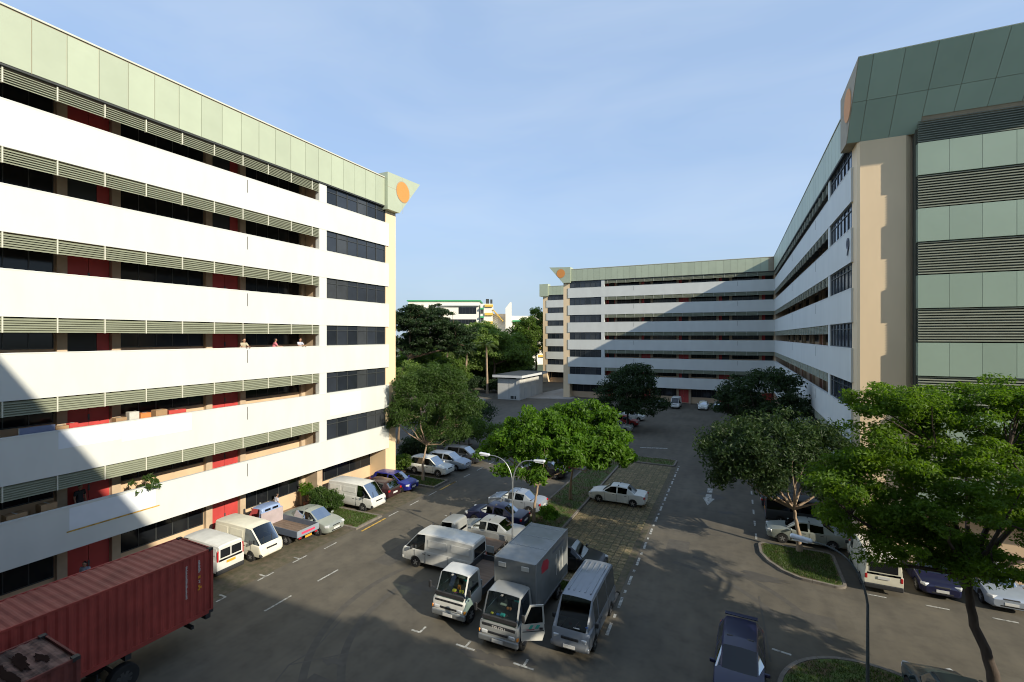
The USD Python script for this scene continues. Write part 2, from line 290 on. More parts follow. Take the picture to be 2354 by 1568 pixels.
for i, (x, y, rx, ry) in enumerate([(-9.0, 17.0, 0.9, 0.35), (-7.9, 17.5, 0.5, 0.35), (-14.9, 14.2, 0.45, 0.18), (-14.9, 20.2, 0.9, 0.5), (-25.6, 22.3, 0.8, 0.5), (1.5, 29.2, 1.6, 0.35), (-1.6, 42.5, 0.8, 0.9), (-0.4, 38.7, 0.5, 0.35)]):
    put('oil_stain', flat(blob(x, y, rx, ry, 10 + i), Z1), M['stain'], CP)
def arc(cx, cy, r, a0, a1, w=0.16):
    th = np.radians(np.linspace(a0, a1, 20)); return LineString(np.c_[cx + r * np.cos(th), cy + r * np.sin(th)]).buffer(w, cap_style=2)
for a in [(-8.5, 19.0, 8.9, 160, 225), (-8.5, 19.0, 7.5, 165, 230), (-4.5, 22, 8.5, 15, 75), (-4.5, 22, 7.1, 20, 80)]:
    put('tyre_mark', flat(arc(*a), Z0), M['tyre_mark'], CP)
for i, (x0, y0, x1, y1) in enumerate([(-19.2, 21.5, -17.9, 24.6), (-3.9, 30.5, -2.6, 32.2), (-14.9, 12.2, -13.6, 13.4), (2.4, 25.4, 4.2, 26.4)]):
    put('asphalt_patch', flat(sbox(x0, y0, x1, y1), 0.002), M['tyre_mark'], CP)
put('repair_seam', flat(LineString([(-15.5, 11.5), (-16.2, 13.3), (-16.0, 14.4), (-16.6, 16.5)]).buffer(0.035), 0.006), M['stain'], CP)
put('repair_seam', flat(LineString([(-16.2, 13.3), (-14.4, 15.0)]).buffer(0.03), 0.0065), M['stain'], CP)
put('repair_seam', flat(LineString([(1.3, 21.8), (1.1, 27.0)]).buffer(0.04), 0.006), M['stain'], CP)
def line(x0, y0, x1, y1, w=0.1, m='line_white'):
    put('painted_line', flat(LineString([(x0, y0), (x1, y1)]).buffer(w / 2, cap_style=2), Z2), M[m], CP)
def ticks(kind, x, y, dx, dy, l=0.42):
    """L or T corner mark; (dx, dy) points into the bay"""
    tx, ty = -dy, dx
    a = (x - tx * l, y - ty * l) if kind == 'T' else (x, y)
    u = unary_union([LineString([a, (x + tx * l, y + ty * l)]).buffer(0.05, cap_style=2), LineString([(x, y), (x + dx * l, y + dy * l)]).buffer(0.05, cap_style=2)])
    put('bay_mark', flat(u, Z2), M['line_white'], CP)
for y, k in ((15.4, 'L'), (17.65, 'T'), (19.9, 'T')): ticks(k, -23.3, y, -1, 0, 0.5)
line(-23.05, 21.5, -23.05, 22.5)
for x, k in ((-12.7, 'L'), (-10.35, 'T'), (-7.65, 'T')): ticks(k, x, 17.25, 0, 1, 0.45)
line(-20.42, 15.4, -20.40, 16.9, 0.11); line(-20.33, 18.5, -20.28, 19.9, 0.11)
for y in (27.4, 29.9, 32.4, 35.6, 38.0, 40.5, 43.0): line(-22.95, y, -22.95, y + 1.1)
line(-22.85, 24.5, -22.9, 27.0, 0.14, 'line_yellow'); line(-22.9, 34.0, -22.95, 36.6, 0.14, 'line_yellow')
for k in range(13): line(-5.12, 20.6 + 2.35 * k, -5.15, 21.6 + 2.35 * k, 0.14)
for k in range(13): line(-5.13, 22.05 + 2.35 * k, -5.14, 22.35 + 2.35 * k, 0.13)
for k in range(10): line(1.25, 34.5 + 2.4 * k, 1.25, 35.5 + 2.4 * k, 0.12)
for k in range(5): line(6.0 + 2.45 * k, 29.6, 6.9 + 2.45 * k, 29.6, 0.1)
line(-10.2, 57.0, -7.2, 58.0, 0.3); line(1.4, 22.7, 2.1, 22.6, 0.12)
ar = Polygon([(-1.95, 39.8), (-2.4, 41.6), (-2.2, 41.6), (-2.2, 42.6), (-1.5, 42.75), (-1.5, 42.45), (-1.15, 43.0), (-1.5, 43.5), (-1.5, 43.2), (-2.15, 43.1), (-2.15, 44.3), (-1.95, 44.3), (-1.75, 44.3), (-1.75, 41.6), (-1.5, 41.6)]).buffer(0)
put('painted_arrow', flat(ar, Z2), M['line_white'], CP)
put('bay_paving', flat(Polygon([(-29.0, 13.0), (-23.5, 13.0), (-23.5, 24.4), (-29.0, 24.4)]), Z0), M['bay'], CP)
put('bay_paving', flat(Polygon([(-29.0, 27.2), (-23.5, 27.2), (-23.5, 34.1), (-29.0, 34.1)]), Z0), M['bay'], CP)
AP = put('pavement', box(-30.62, -29.0, -8, 50, -0.01, 0.13), M['apron'], kind='structure', label='brown walkway along the foot of the left block')
put('pavement', prism(Polygon([(-41.5, 91.5), (-31, 94.5), (-31, 112), (-39.2, 112)]), -0.01, 0.10), M['concrete'], kind='structure', label='pale concrete apron beside the small flat roofed hut')

def verge(name, poly, label, blades=0, stone=0.95):
    t = thing('grass_verge', label, kind='structure')
    put('turf', prism(poly.buffer(-0.16), -0.01, 0.11), M['grass'], t)
    ring = poly.exterior; n = max(4, int(ring.length / stone)); band = poly.difference(poly.buffer(-0.15))
    for i in range(n):
        a, b = i * ring.length / n, (i + 1) * ring.length / n - 0.02
        q = [ring.interpolate(s) for s in np.linspace(a, b, 4)]
        seg = LineString([(p.x, p.y) for p in q]).buffer(0.155, cap_style=2).intersection(band)
        seg = max(getattr(seg, 'geoms', [seg]), key=lambda g: g.area) if not seg.is_empty else seg
        if seg.is_empty or seg.geom_type != 'Polygon': continue
        put('kerb_stone', prism(seg, -0.01, 0.13), M['kerb'], t)
    if blades:
        r = np.random.default_rng(len(label)); x0, y0, x1, y1 = poly.bounds; inner = poly.buffer(-0.25); pts = []
        import shapely
        while len(pts) < blades:
            c = np.c_[r.uniform(x0, x1, 4000), r.uniform(y0, y1, 4000)]; pts += list(c[shapely.contains_xy(inner, c[:, 0], c[:, 1])])
        p = np.array(pts[:blades]); th = r.uniform(0, 6.28, blades); h = r.uniform(0.05, 0.14, blades); w = 0.018
        d = np.c_[np.cos(th), np.sin(th)] * w; ln = r.normal(0, 0.045, (blades, 2))
        v = np.stack([np.c_[p - d, np.full(blades, 0.1)], np.c_[p + d, np.full(blades, 0.1)], np.c_[p + ln, 0.11 + h]], 1).reshape(-1, 3)
        put('grass', (v, np.arange(blades * 3).reshape(-1, 3)), M['blade'], t, kind='stuff')
    return t
def smooth(poly, r=0.8): return poly.buffer(-r).buffer(r)
verge('a', Polygon([(-28.9, 24.5), (-23.3, 24.5), (-23.3, 27.1), (-28.9, 27.1)]), 'small grass verge with a bush between the silver car and the white van', 5000)
verge('b', Polygon([(-28.9, 34.1), (-23.6, 34.1), (-23.6, 36.4), (-28.9, 36.4)]), 'small grass verge under the feathery tree by the white off-roader', 4000)
verge('c', smooth(Polygon([(-13.6, 29.0), (-10.6, 29.0), (-10.6, 50.0), (-5.5, 50.0), (-5.5, 52.6), (-13.6, 52.6)]), 0.4), 'long grass verge under the bright green trees beside the paved bays', 9000)
verge('d', smooth(Polygon([(1.3, 34.0), (1.35, 32.3), (1.7, 31.3), (2.4, 30.3), (3.2, 29.75), (5.3, 29.5), (5.35, 34.0)]), 0.5), 'curved grass verge round the tree on the right', 6000)
verge('e', Polygon([(4.6 + 3.2 * math.cos(t), 19.9 + 3.3 * math.sin(t)) for t in np.linspace(0, 2 * PI, 48)[:-1]]), 'round grass verge at the foot of the right lamp post', 9000)
verge('f', smooth(Polygon([(-17.0, 58), (-13.4, 58), (-13.4, 86), (-17.0, 86)]), 0.6), 'far grass verge along the left of the road to the far wing', 0, 2.0)
verge('g', Polygon([(-8.9, 22.9), (-5.35, 22.9), (-5.35, 24.2), (-8.9, 24.2)]), 'strip of grass between the paved bays and the silver grey van', 2500)
verge('h', Polygon([(9.6 + 1.9 * math.cos(t), 20.9 + 2.0 * math.sin(t)) for t in np.linspace(0, 2 * PI, 30)[:-1]]), 'small round verge under the leaning tree at the bottom right', 3000)

# paved parking bays, one small slab each
PV = thing('paved_bays', 'worn brown pavers of the parking bays in the middle', kind='structure')
put('bedding', box(-10.6, -5.35, 24.2, 50.0, -0.01, 0.012), M['bay'], PV)
r = np.random.default_rng(3); sz = 0.44; tiles = []
for i in range(int(5.2 / sz)):
    for j in range(int(25.7 / sz)):
        tiles.append((-10.6 + 0.03 + i * sz, 24.25 + j * sz, r.uniform(0.022, 0.034)))
tiles.sort(key=lambda t: t[0] ** 2 + t[1] ** 2); rest = [[], [], []]
for k, (x, y, h) in enumerate(tiles):
    g = r.uniform(0.02, 0.035); b = box(x + g, x + sz - g, y + g, y + sz - g, -0.01, h)
    if k < 299: put('paver', b, PAV[r.integers(3)], PV)
    else: rest[r.integers(3)].append(b)
for i in range(3): put('pavers', cat(rest[i]), PAV[i], PV, kind='stuff')

# ------------------------------------------------------------------ factory blocks
TOPS = [5.05 + 3.685 * k for k in range(6)]          # parapet tops of storeys 2..7
def wing(parent, base, o, U, N, L, seed, depth=14.0, end='plain', panel=1.243, bay0=9.25, patches=(), skip_open=(), floor_doors=True):
    """One slab of the factory. u runs from its free end along U, n outwards along N."""
    U, N = np.array(U, float), np.array(N, float); flip = (U[0] * N[1] - U[1] * N[0]) < 0
    r = np.random.default_rng(seed)
    def T(mesh):
        v, f = mesh if isinstance(mesh, tuple) else (np.asarray(mesh.vertices), np.asarray(mesh.faces))
        w = np.zeros_like(np.asarray(v, float)); w[:, :2] = np.outer(v[:, 0], U) + np.outer(v[:, 1], N) + np.array(o) - np.array(base[:2]); w[:, 2] = v[:, 2]
        return w, (np.asarray(f)[:, ::-1] if flip else np.asarray(f))
    def P(name, mesh, m, par=parent, **k): return put(name, T(mesh), M[m], par, **k)
    B = box
    P('wall', B(0.35, L, -depth, -1.95, 0, 27.2), 'plaster')
    P('roof', cat([B(1.45, L, -depth, -0.2, 25.02, 25.2), B(0.3, L, -depth, -0.25, 27.2, 27.42)]), 'roof')
    # parapets
    for k, t in enumerate(TOPS):
        p = P('parapet', cat([B(1.05, L, -0.16, 0, t - 2.05, t), B(1.05, L, -0.2, 0.012, t, t + 0.05)]), 'white_paint')
        for us in ([14.9, 34.0] if L > 30 else [14.9]):
            P('drain_slot', B(us, us + 0.05, 0.0, 0.012, t - 0.95, t - 0.12), 'slab', p)
        P('corridor_floor', B(1.5, L, -1.95, -0.16, t - 1.35, t - 1.1), 'slab')
    # fascia panels
    P('fascia_backing', B(1.75, L, -0.2, 0.06, 24.98, 27.5), 'joint')
    P('coping', B(1.75, L, -0.25, 0.13, 27.5, 27.58), 'post')
    n = int((L - 1.75) / panel)
    for i in range(n):
        P('fascia_panel', B(1.76 + i * panel, 1.76 + (i + 1) * panel - 0.028, 0.06, 0.1 + r.uniform(0, 0.006), 25.0, 27.42), 'fascia_green' + ('', '', '_b', '_c')[r.integers(4)])
    P('fascia_drip', B(1.75, L, -0.1, 0.08, 24.9, 24.98), 'dark_trim')
    # louvres under every band and under the roof
    bots = [t - 2.05 for t in TOPS[1:]] + [24.9]
    np_ = int((L - 9.1) / 1.842)
    for t in bots:
        for s in range(6):
            z = t - 0.05 - s * 0.107
            v, f = B(9.06, L, -0.16, -0.04, z - 0.105, z - 0.085); v = v.copy(); v[:, 2] += (v[:, 1] < -0.1) * 0.098
            P('louvre_slat', (v, f), 'louvre')
        for i in range(np_):
            P('louvre_post', B(9.06 + 0.6 + i * 1.842, 9.06 + 0.65 + i * 1.842, -0.16, -0.01, t - 0.7, t - 0.005), 'post')
    # end windows, post and column
    P('post', B(8.32, 9.04, -0.4, -0.018, 2.98, 24.96), 'white_paint')
    gaps = [(TOPS[k] + 0.05, (TOPS[k + 1] - 2.05) if k < 5 else 24.9) for k in range(6)]
    for z0, z1 in gaps:
        fr = [B(1.46, 8.32, -0.22, -0.12, z0, z0 + 0.06), B(1.46, 8.32, -0.22, -0.12, z1 - 0.06, z1)]
        us = np.linspace(1.5, 8.3, 7)
        for u in us: fr.append(B(u - 0.03, u + 0.03, -0.21, -0.11, z0 + 0.06, z1 - 0.06))
        fr.append(B(1.5, 8.3, -0.2, -0.115, z1 - 0.42, z1 - 0.37))
        w = P('window', cat(fr), 'alu')
        for a, b in zip(us[:-1], us[1:]):
            tilt = r.uniform(-0.006, 0.006); v, f = B(a + 0.03, b - 0.03, -0.18, -0.165, z0 + 0.06, z1 - 0.06); v = v.copy(); v[:, 1] += tilt * np.sign(v[:, 0] - (a + b) / 2)
            P('pane', (v, f), ('end_glass', 'end_glass', 'end_glass_c', 'end_glass_b')[r.integers(4)], w)
    P('corridor_end_wall', B(8.4, 8.9, -1.95, -0.4, 0, 24.9), 'pilaster')
    # recessed corridor wall: pilasters, ribbon windows, red doors
    floors = [0.0] + [t - 1.1 for t in TOPS]
    u = bay0; bays = []
    while u < L - 1:
        bays.append(u); u += 7.28
    for ub in bays:
        for off in (1.55, 6.55):
            if ub + off + 0.4 < L: P('pilaster', B(ub + off, ub + off + 0.4, -1.95, -1.68, 0.0, 25.0), 'pilaster')
    P('pipe', tube([(bays[0] + 1.42, -1.8, 0), (bays[0] + 1.42, -1.8, 25)], 0.06, 8), 'red_door')
    for fi, z in enumerate(floors):
        if fi == 0:
            fr = [B(1.2, 8.2, -1.95, -1.9, 1.30, 1.36), B(1.2, 8.2, -1.95, -1.9, 2.7, 2.76)] + [B(q, q + 0.05, -1.95, -1.9, 1.36, 2.7) for q in np.linspace(1.2, 8.15, 6)]
            w = P('corridor_window', cat(fr), 'alu'); P('pane', B(1.25, 8.15, -1.95, -1.93, 1.36, 2.7), 'dark_glass', w)
        for bi, ub in enumerate(bays):
            a, b = ub + 2.0, min(ub + 6.5, L - 0.1)
            if b - a > 0.8:
                z0, z1 = z + 1.3, z + 2.78
                fr = [B(a, b, -1.95, -1.89, z0 - 0.05, z0), B(a, b, -1.95, -1.89, z1, z1 + 0.05)] + [B(q - 0.02, q + 0.02, -1.95, -1.9, z0, z1) for q in np.linspace(a + 0.02, b - 0.02, 6)]
                w = P('corridor_window', cat(fr), 'alu'); P('pane', B(a + 0.03, b - 0.03, -1.95, -1.925, z0, z1), 'dark_glass', w)
            # door between the bays
            da, db = ub - 0.30, min(ub + 1.5, L - 0.05)
            if db - da < 0.8: continue
            shut = fi == 0 or r.random() < (0.6 if fi < 3 else 0.25)
            mid = (da + db) / 2
            if shut:
                d = P('door', cat([B(da, mid - 0.012, -1.95, -1.90, z + 0.13 * (fi == 0), z + 2.62), B(mid + 0.012, db, -1.95, -1.90, z + 0.13 * (fi == 0), z + 2.62)]), 'red_door')
                P('bolt', B(mid - 0.04, mid + 0.04, -1.90, -1.87, z + 1.2, z + 1.5), 'steel_dark', d)
            else:
                d = P('door', B(da, da + (db - da) * 0.3, -1.95, -1.90, z, z + 2.62), 'red_door', label='half open red door')
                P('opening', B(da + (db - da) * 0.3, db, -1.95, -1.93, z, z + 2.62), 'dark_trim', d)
    # end column and the flared roof end with its orange disc
    if end == 'face':
        pts = [(0.0, -0.25), (0.0, -2.4), (0.25, -2.68), (1.4, -2.68), (1.4, -0.12), (0.12, -0.12)]
        P('column', prism(Polygon(pts), 0, 24.66), 'cream')
    else:
        P('column', B(0.0, 1.4, -2.6, -0.1, 0, 24.66), 'cream')
    prof = [(1.72, 24.66), (0.05, 24.66), (-3.08, 28.2), (1.72, 28.0)]
    if end == 'block': prof = [(1.72, 24.66), (-0.9, 24.66), (-0.9, 28.2), (1.72, 28.2)]
    dep = -depth if end == 'face' else -1.6
    q = np.array(prof); v = np.array([[a, n_, z] for n_ in (dep, 0.42) for a, z in q]); f = []
    for i in range(4):
        j = (i + 1) % 4; f += [[i, j, 4 + j], [i, 4 + j, 4 + i]]
    f += [[0, 2, 1], [0, 3, 2], [4, 5, 6], [4, 6, 7]]
    mm = trimesh.Trimesh(v, np.array(f)); mm.fix_normals()
    fn = P('roof_end', (np.asarray(mm.vertices), np.asarray(mm.faces)), 'joint' if end == 'face' else 'fascia_green', label='plain green roof end block' if end == 'block' else 'flared green roof end with an orange disc')
    if end == 'block': return T
    th = np.arange(36) * 2 * PI / 36
    disc = prism(Polygon(np.c_[-0.42 + 0.93 * np.cos(th), 26.72 + 0.93 * np.sin(th)]), 0, 0.03)
    dv = disc[0][:, [0, 2, 1]].copy(); dv[:, 1] += 0.425
    ring = prism(Polygon(np.c_[-0.42 + 1.0 * np.cos(th), 26.72 + 1.0 * np.sin(th)]), 0, 0.012); rv = ring[0][:, [0, 2, 1]].copy(); rv[:, 1] += 0.422
    P('orange_disc', (dv, disc[1][:, ::-1]), 'orange', fn); P('disc_ring', (rv, ring[1][:, ::-1]), 'joint', fn)
    for a, b in (((-0.42, 24.7), (-0.42, 25.75)), ((-0.42, 27.7), (-0.42, 28.05)), ((0.5, 26.7), (1.7, 26.7)), ((-1.7, 26.7), (-1.35, 26.7))):
        P('panel_joint', B(min(a[0], b[0]) - 0.014, max(a[0], b[0]) + 0.014, 0.42, 0.424, min(a[1], b[1]) - 0.014, max(a[1], b[1]) + 0.014), 'joint', fn)
    for (u0, u1, z0, z1, m_) in patches: P('paint_patch', B(u0, u1, 0.0, 0.004, z0, z1), m_)
    if end == 'face':
        # cladding of the end elevation: panels and louvres in alternate bands
        P('end_backing', B(0.35 - 0.5, 0.6, -depth, -2.78, 3.2, 25.5), 'end_gap')
        pw = 1.35; ncol = 8; lv = [(25.6, 23.95), (22.15, 20.3), (18.45, 16.6), (14.75, 12.85), (11.0, 9.15), (7.3, 5.4)]; pn = [(23.95, 22.15), (20.3, 18.45), (16.6, 14.75), (12.85, 11.0), (9.15, 7.3), (5.4, 3.4)]
        for z1, z0 in pn:
            for c in range(ncol):
                a = -2.80 - c * pw; P('end_panel', B(-0.5 - r.uniform(0, 0.006), 0.35 - 0.5, a - pw + 0.016, a, z0 + 0.012, z1 - 0.012), 'end_green' + ('', '', '_b', '_c')[r.integers(4)])
        for z1, z0 in lv:
            for s in range(13):
                z = z0 + (s + 0.5) * (z1 - z0) / 13; v, f = B(-0.45, -0.3, -2.82 - pw * ncol, -2.82, z - 0.012, z + 0.012); v = v.copy(); v[:, 2] += (v[:, 0] > -0.4) * 0.135
                P('end_louvre', (v, f), 'end_louvre')
        # sloping panels of the flared end
        d = np.array([-3.08 - 0.05, 0, 28.2 - 24.66]); ln = np.linalg.norm(d); d = d / ln; nrm = np.array([-d[2], 0, d[0]])
        def slope(n0, n1, s0, s1, h=0.03):
            p0 = np.array([0.05, 0, 24.66]); c = []
            for hh in (0, h):
                for s, n_ in ((s0, n0), (s1, n0), (s1, n1), (s0, n1)): c.append(p0 + d * s + nrm * hh + np.array([0, n_, 0]))
            mh = trimesh.convex.convex_hull(np.array(c)); return np.asarray(mh.vertices), np.asarray(mh.faces)
        edges = [0.4, -0.25] + [-0.25 - 1.35 * i for i in range(1, 11)]
        for a, b in zip(edges[:-1], edges[1:]):
            lo = 0.02 if a > -2.6 else 0.95
            for s0, s1 in ((lo, 2.35), (2.35, ln - 0.01)):
                P('slope_panel', slope(b + 0.012, a - 0.012, s0 + 0.012, s1 - 0.012), 'end_green' + ('', '', '_b', '_c')[r.integers(4)], fn)
        # building number
    return T

lb = (-28.65, 14.0, 0.0)
LEFT = thing('factory_block', 'long white banded factory block on the left with pale green roof panels', 'building', lb)
pat = [(35.3 - 13.4, 35.3 - 10.9, 7.9, 8.75, 'patch_blue'), (35.3 - 16.9, 35.3 - 13.43, 7.75, 8.72, 'patch_blue'), (35.3 - 15.0, 35.3 - 11.3, 3.95, 5.0, 'patch_blue'), (35.3 - 30.7, 35.3 - 27.3, 6.95, 8.6, 'patch_green'), (35.3 - 15.2, 35.3 - 11.2, 3.86, 3.93, 'line_yellow')]
wing(LEFT, lb, (-28.65, 35.3), (0, -1), (1, 0), 44.0, 11, patches=pat, bay0=7.3)
rb = (6.4, 60.0, 0.0)
RIGHT = thing('factory_block', 'L shaped white banded factory block on the right with a green clad end wall', 'building', rb)
wing(RIGHT, rb, (6.4, 33.9), (0, 1), (-1, 0), 63.09, 12, end='face')
wing(RIGHT, rb, (-33.6, 97.0), (1, 0), (0, -1), 39.99, 13)
v, f = box(6.4, 20.4, 97.0, 111.0, 0, 27.2); put('corner_wall', (v - np.array(rb), f), M['plaster'], RIGHT)
v, f = box(6.2, 20.4, 97.0, 111.0, 27.2, 27.42); put('roof', (v - np.array(rb), f), M['roof'], RIGHT)
v, f = box(6.55, 8.3, 96.6, 97.0, 0, 27.2); put('corner_wall', (v - np.array(rb), f), M['pilaster'], RIGHT)
tm = meshkit.text_mesh('9', 1.0, 0.03, bold=True); v = np.asarray(tm.vertices); w = np.c_[np.full(len(v), 6.37) - v[:, 2], 36.15 - v[:, 0], v[:, 1] + 18.3] - np.array(rb)
put('block_number', (w, np.asarray(tm.faces)), M['sign_dark'], RIGHT)
bb = (-48.0, 130.0, 0.0)
BACK = thing('factory_block', 'narrow visible end of a banded factory block behind the far wing', 'building', bb)
wing(BACK, bb, (-50.2, 127.0), (1, 0), (0, -1), 25.0, 14, end='block')
cb = (20.0, -8.0, 0.0)
OWN = thing('factory_block', 'factory block the picture is taken from, behind the viewer', 'building', cb)
def own(name, b, m): v, f = b; put(name, (v - np.array(cb), f), M[m], OWN)
own('wall', box(-24, 76, -16, -3.0, 0, 27.2), 'plaster'); own('fascia', box(-24, 76, -1.2, -0.8, 24.9, 28.0), 'fascia_green'); own('roof', box(-24, 76, -16, -1.2, 27.2, 27.9), 'roof')
for t in TOPS: own('parapet', box(-24, 76, -1.1, -0.9, t - 2.05, t) if t > 13 or t < 10 else box(-24, 76, -1.1, -0.9, t - 2.05, t - 0.3), 'white_paint'); own('corridor_floor', box(-24, 76, -3.0, -1.1, t - 1.35, t - 1.1), 'slab')

# ------------------------------------------------------------------ vehicles
def loft(st, ringf):
    """closed loft through rings of equal length"""
    rings = [np.array(ringf(s), float) for s in st]; n = len(rings[0]); v = np.vstack(rings); f = []
    for i in range(len(rings) - 1):
        for j in range(n):
            k = (j + 1) % n; a, b, c, d = i * n + j, i * n + k, (i + 1) * n + k, (i + 1) * n + j
            f += [[a, b, c], [a, c, d]]
    c0, c1 = len(v), len(v) + 1; v = np.vstack([v, rings[0].mean(0), rings[-1].mean(0)]); o = (len(rings) - 1) * n
    for j in range(n):
        k = (j + 1) % n; f += [[c0, k, j], [c1, o + j, o + k]]
    return v, np.array(f)

def wheel(t, x, y, r, w, label=None, spokes=5, rim='rim'):
    s = 1 if y > 0 else -1
    p = []
    for rr, yy in ((r * 0.97, 0), (r, 0.03), (r, w - 0.03), (r * 0.97, w), (r * 0.72, w + 0.004)): p.append((rr, yy))
    n = 22; th = np.arange(n) * 2 * PI / n; v = [[x, y - s * w, r]]; f = []
    for rr, yy in p: v += [[x + rr * math.cos(a), y - s * w + s * yy, r + rr * math.sin(a)] for a in th]
    for i in range(len(p) - 1):
        for j in range(n):
            k = (j + 1) % n; a, b, c, d = 1 + i * n + j, 1 + i * n + k, 1 + (i + 1) * n + k, 1 + (i + 1) * n + j
            f += [[a, b, c], [a, c, d]]
    for j in range(n): f.append([0, 1 + (j + 1) % n, 1 + j])
    q = len(v); v.append([x, y - 0.03 * s, r])
    for j in range(n): f.append([q, 1 + (len(p) - 1) * n + j, 1 + (len(p) - 1) * n + (j + 1) % n])
    f = np.array(f); f = f if s < 0 else f[:, ::-1]
    ty = put('wheel', (np.array(v), f), M['rubber'], t, 35)
    parts = [cyl_y(r * 0.16, y - s * 0.02, y + s * 0.004, (x, r), 10)]
    ring_o, ring_i = r * 0.70, r * 0.60
    pl = Polygon(np.c_[ring_o * np.cos(th), ring_o * np.sin(th)]).difference(Polygon(np.c_[ring_i * np.cos(th), ring_i * np.sin(th)]))
    for k in range(spokes):
        a = k * 2 * PI / spokes + 0.3
        pl = pl.union(LineString([(0, 0), (ring_i * 1.02 * math.cos(a), ring_i * 1.02 * math.sin(a))]).buffer(r * 0.11, cap_style=2))
    pv, pf = prism(pl, 0, 0.02); parts.append((np.c_[pv[:, 0] + x, y - s * (0.025 - pv[:, 2] * 1.0), pv[:, 1] + r], pf))
    put('rim', cat(parts), M[rim], ty)

# station: x, bottom z, belt z, top z, half width at belt, half width at roof, side flag, top flag (both for the span up to the next station)
def car_body(t, st, W, col, wheels, r, gl='car_glass', belt_in=0.95, roofcol=None, trim=True, seats=True, seam=()):
    h = W / 2
    def ring(s):
        x, zb, zt, _, wb, _, *_ = s; w = h * wb; m_ = zb + (zt - zb) * 0.52
        half = [(w * 0.84, zb), (w * 0.965, zb + 0.07), (w, m_), (w * 0.988, zt - 0.07), (w * belt_in, zt - 0.004), (w * 0.6, zt + 0.012)]
        return [(x, 0, zb)] + [(x, y, z) for y, z in half] + [(x, 0, zt + 0.018)] + [(x, -y, z) for y, z in half[::-1]]
    v, f = loft(st, ring)
    mesh = m3.Mesh(v.astype(np.float32), f.astype(np.uint32)); body = m3.Manifold(mesh)
    if body.volume() < 0: body = m3.Manifold(m3.Mesh(v.astype(np.float32), f[:, ::-1].astype(np.uint32)))
    for wx in wheels:
        for s in (-1, 1):
            c = m3.Manifold.cylinder(0.36, r * 1.16, r * 1.16, 28).rotate([90, 0, 0]).translate([wx, s * (h + 0.06) + 0.18, r * 1.02])
            body = body - c
    bp = put('body', man(body), M[col], t, 32)
    for wx in wheels:
        put('wheel_arch', cat([cyl_y(r * 1.12, s * (h - 0.34), s * (h - 0.26), (wx, r), 16) for s in (-1, 1)]), M['rim_dark'], t)
    # cabin
    def cab(s):
        x, zb, zt, tp, wb, wt, *_ = s; w = h * wb
        return [(x, w * belt_in, zt - 0.005), (x, h * wt, tp - 0.075), (x, h * wt * 0.91, tp - 0.015), (x, h * wt * 0.5, tp + 0.01), (x, 0, tp + 0.018)]
    seg = {'B': [], 'S1': [], 'S-1': [], 'T': []}; shell = []; tops = []; sides = {1: [], -1: []}
    for a, b in zip(st[:-1], st[1:]):
        if a[3] <= a[2] + 1e-6 and b[3] <= b[2] + 1e-6: continue
        ca, cb_ = np.array(cab(a)), np.array(cab(b))
        for s in (-1, 1):
            A, Bq = ca * [1, s, 1], cb_ * [1, s, 1]
            for i in range(4):
                q = [A[i], Bq[i], Bq[i + 1], A[i + 1]]
                q = q if s > 0 else q[::-1]
                if i == 0 and a[6] in 'GQ': sides[s].append((a[0], q, a[6]))
                elif i >= 2 and a[7] in 'WR': tops.append((a[7], q))
                else: shell.append(q)
    def quads(qs):
        vv = np.array(qs).reshape(-1, 3); k = np.arange(len(qs)) * 4
        ff = np.vstack([np.c_[k, k + 1, k + 2], np.c_[k, k + 2, k + 3]])
        tm_ = trimesh.Trimesh(vv, ff, process=False); tm_.merge_vertices(); return np.asarray(tm_.vertices), np.asarray(tm_.faces)
    # flat ends of the cabin
    for s0, sgn in ((st[0], -1), (st[-1], 1)):
        if s0[3] > s0[2] + 0.1:
            c = np.array(cab(s0)); loop = np.vstack([c, (c * [1, -1, 1])[::-1][1:]]); mid = loop.mean(0)
            for i in range(len(loop)):
                j = (i + 1) % len(loop); q = [loop[i], loop[j], mid, mid]; shell.append(q if sgn < 0 else [loop[j], loop[i], mid, mid])
    if shell: put('roof', quads(shell), M[roofcol or col], t, 30)
    for key, nm in (('W', 'windscreen'), ('R', 'rear_window')):
        qs = [q for k, q in tops if k == key]
        if qs: put(nm, quads(qs), M[gl], t, 40)
    for s in (-1, 1):
        runs, last = [], None
        for x, q, fl in sides[s]:
            if last is not None and abs(last - x) < 1e-6 and fl == 'G': runs[-1].append(q)
            else: runs.append([q])
            last = max(p[0] for p in q)
        for rn in runs: put('side_window', quads(rn), M[gl], t, 40)
    gs = [s for s in st if s[3] > s[2] + 0.1]
    if gs:
        xs = [s[0] for s in gs]; x0, x1 = min(xs), max(xs); zb = min(s[2] for s in gs)
        fl = [q for q in st if x0 - 0.6 <= q[0] <= x1 + 0.5]
        poly = Polygon([(q[0], h * q[4] * 0.86) for q in fl] + [(q[0], -h * q[4] * 0.86) for q in fl[::-1]]).buffer(0)
        if poly.area > 0: put('interior', prism(poly, zb - 0.05, max(q[2] for q in fl) + 0.024), M['interior'], t)
        if seats:
            xf = x1 - 0.55 if isinstance(seats, bool) else seats
            sp = [rbox(0.14, 0.46, 0.5, 0.06, (xf, y, zb + 0.12)) for y in (-0.36, 0.36)] + [rbox(0.1, 0.26, 0.2, 0.05, (xf - 0.03, y, zb + 0.44)) for y in (-0.36, 0.36)]
            put('seats', cat(sp), M['seat'], t)
    return bp

def wheels4(t, xs, W, r, w=0.2, rim='rim', spokes=5, rear_dual=False):
    for x in xs:
        for s in (-1, 1): wheel(t, x, s * (W / 2 - 0.012), r, w, spokes=spokes, rim=rim)

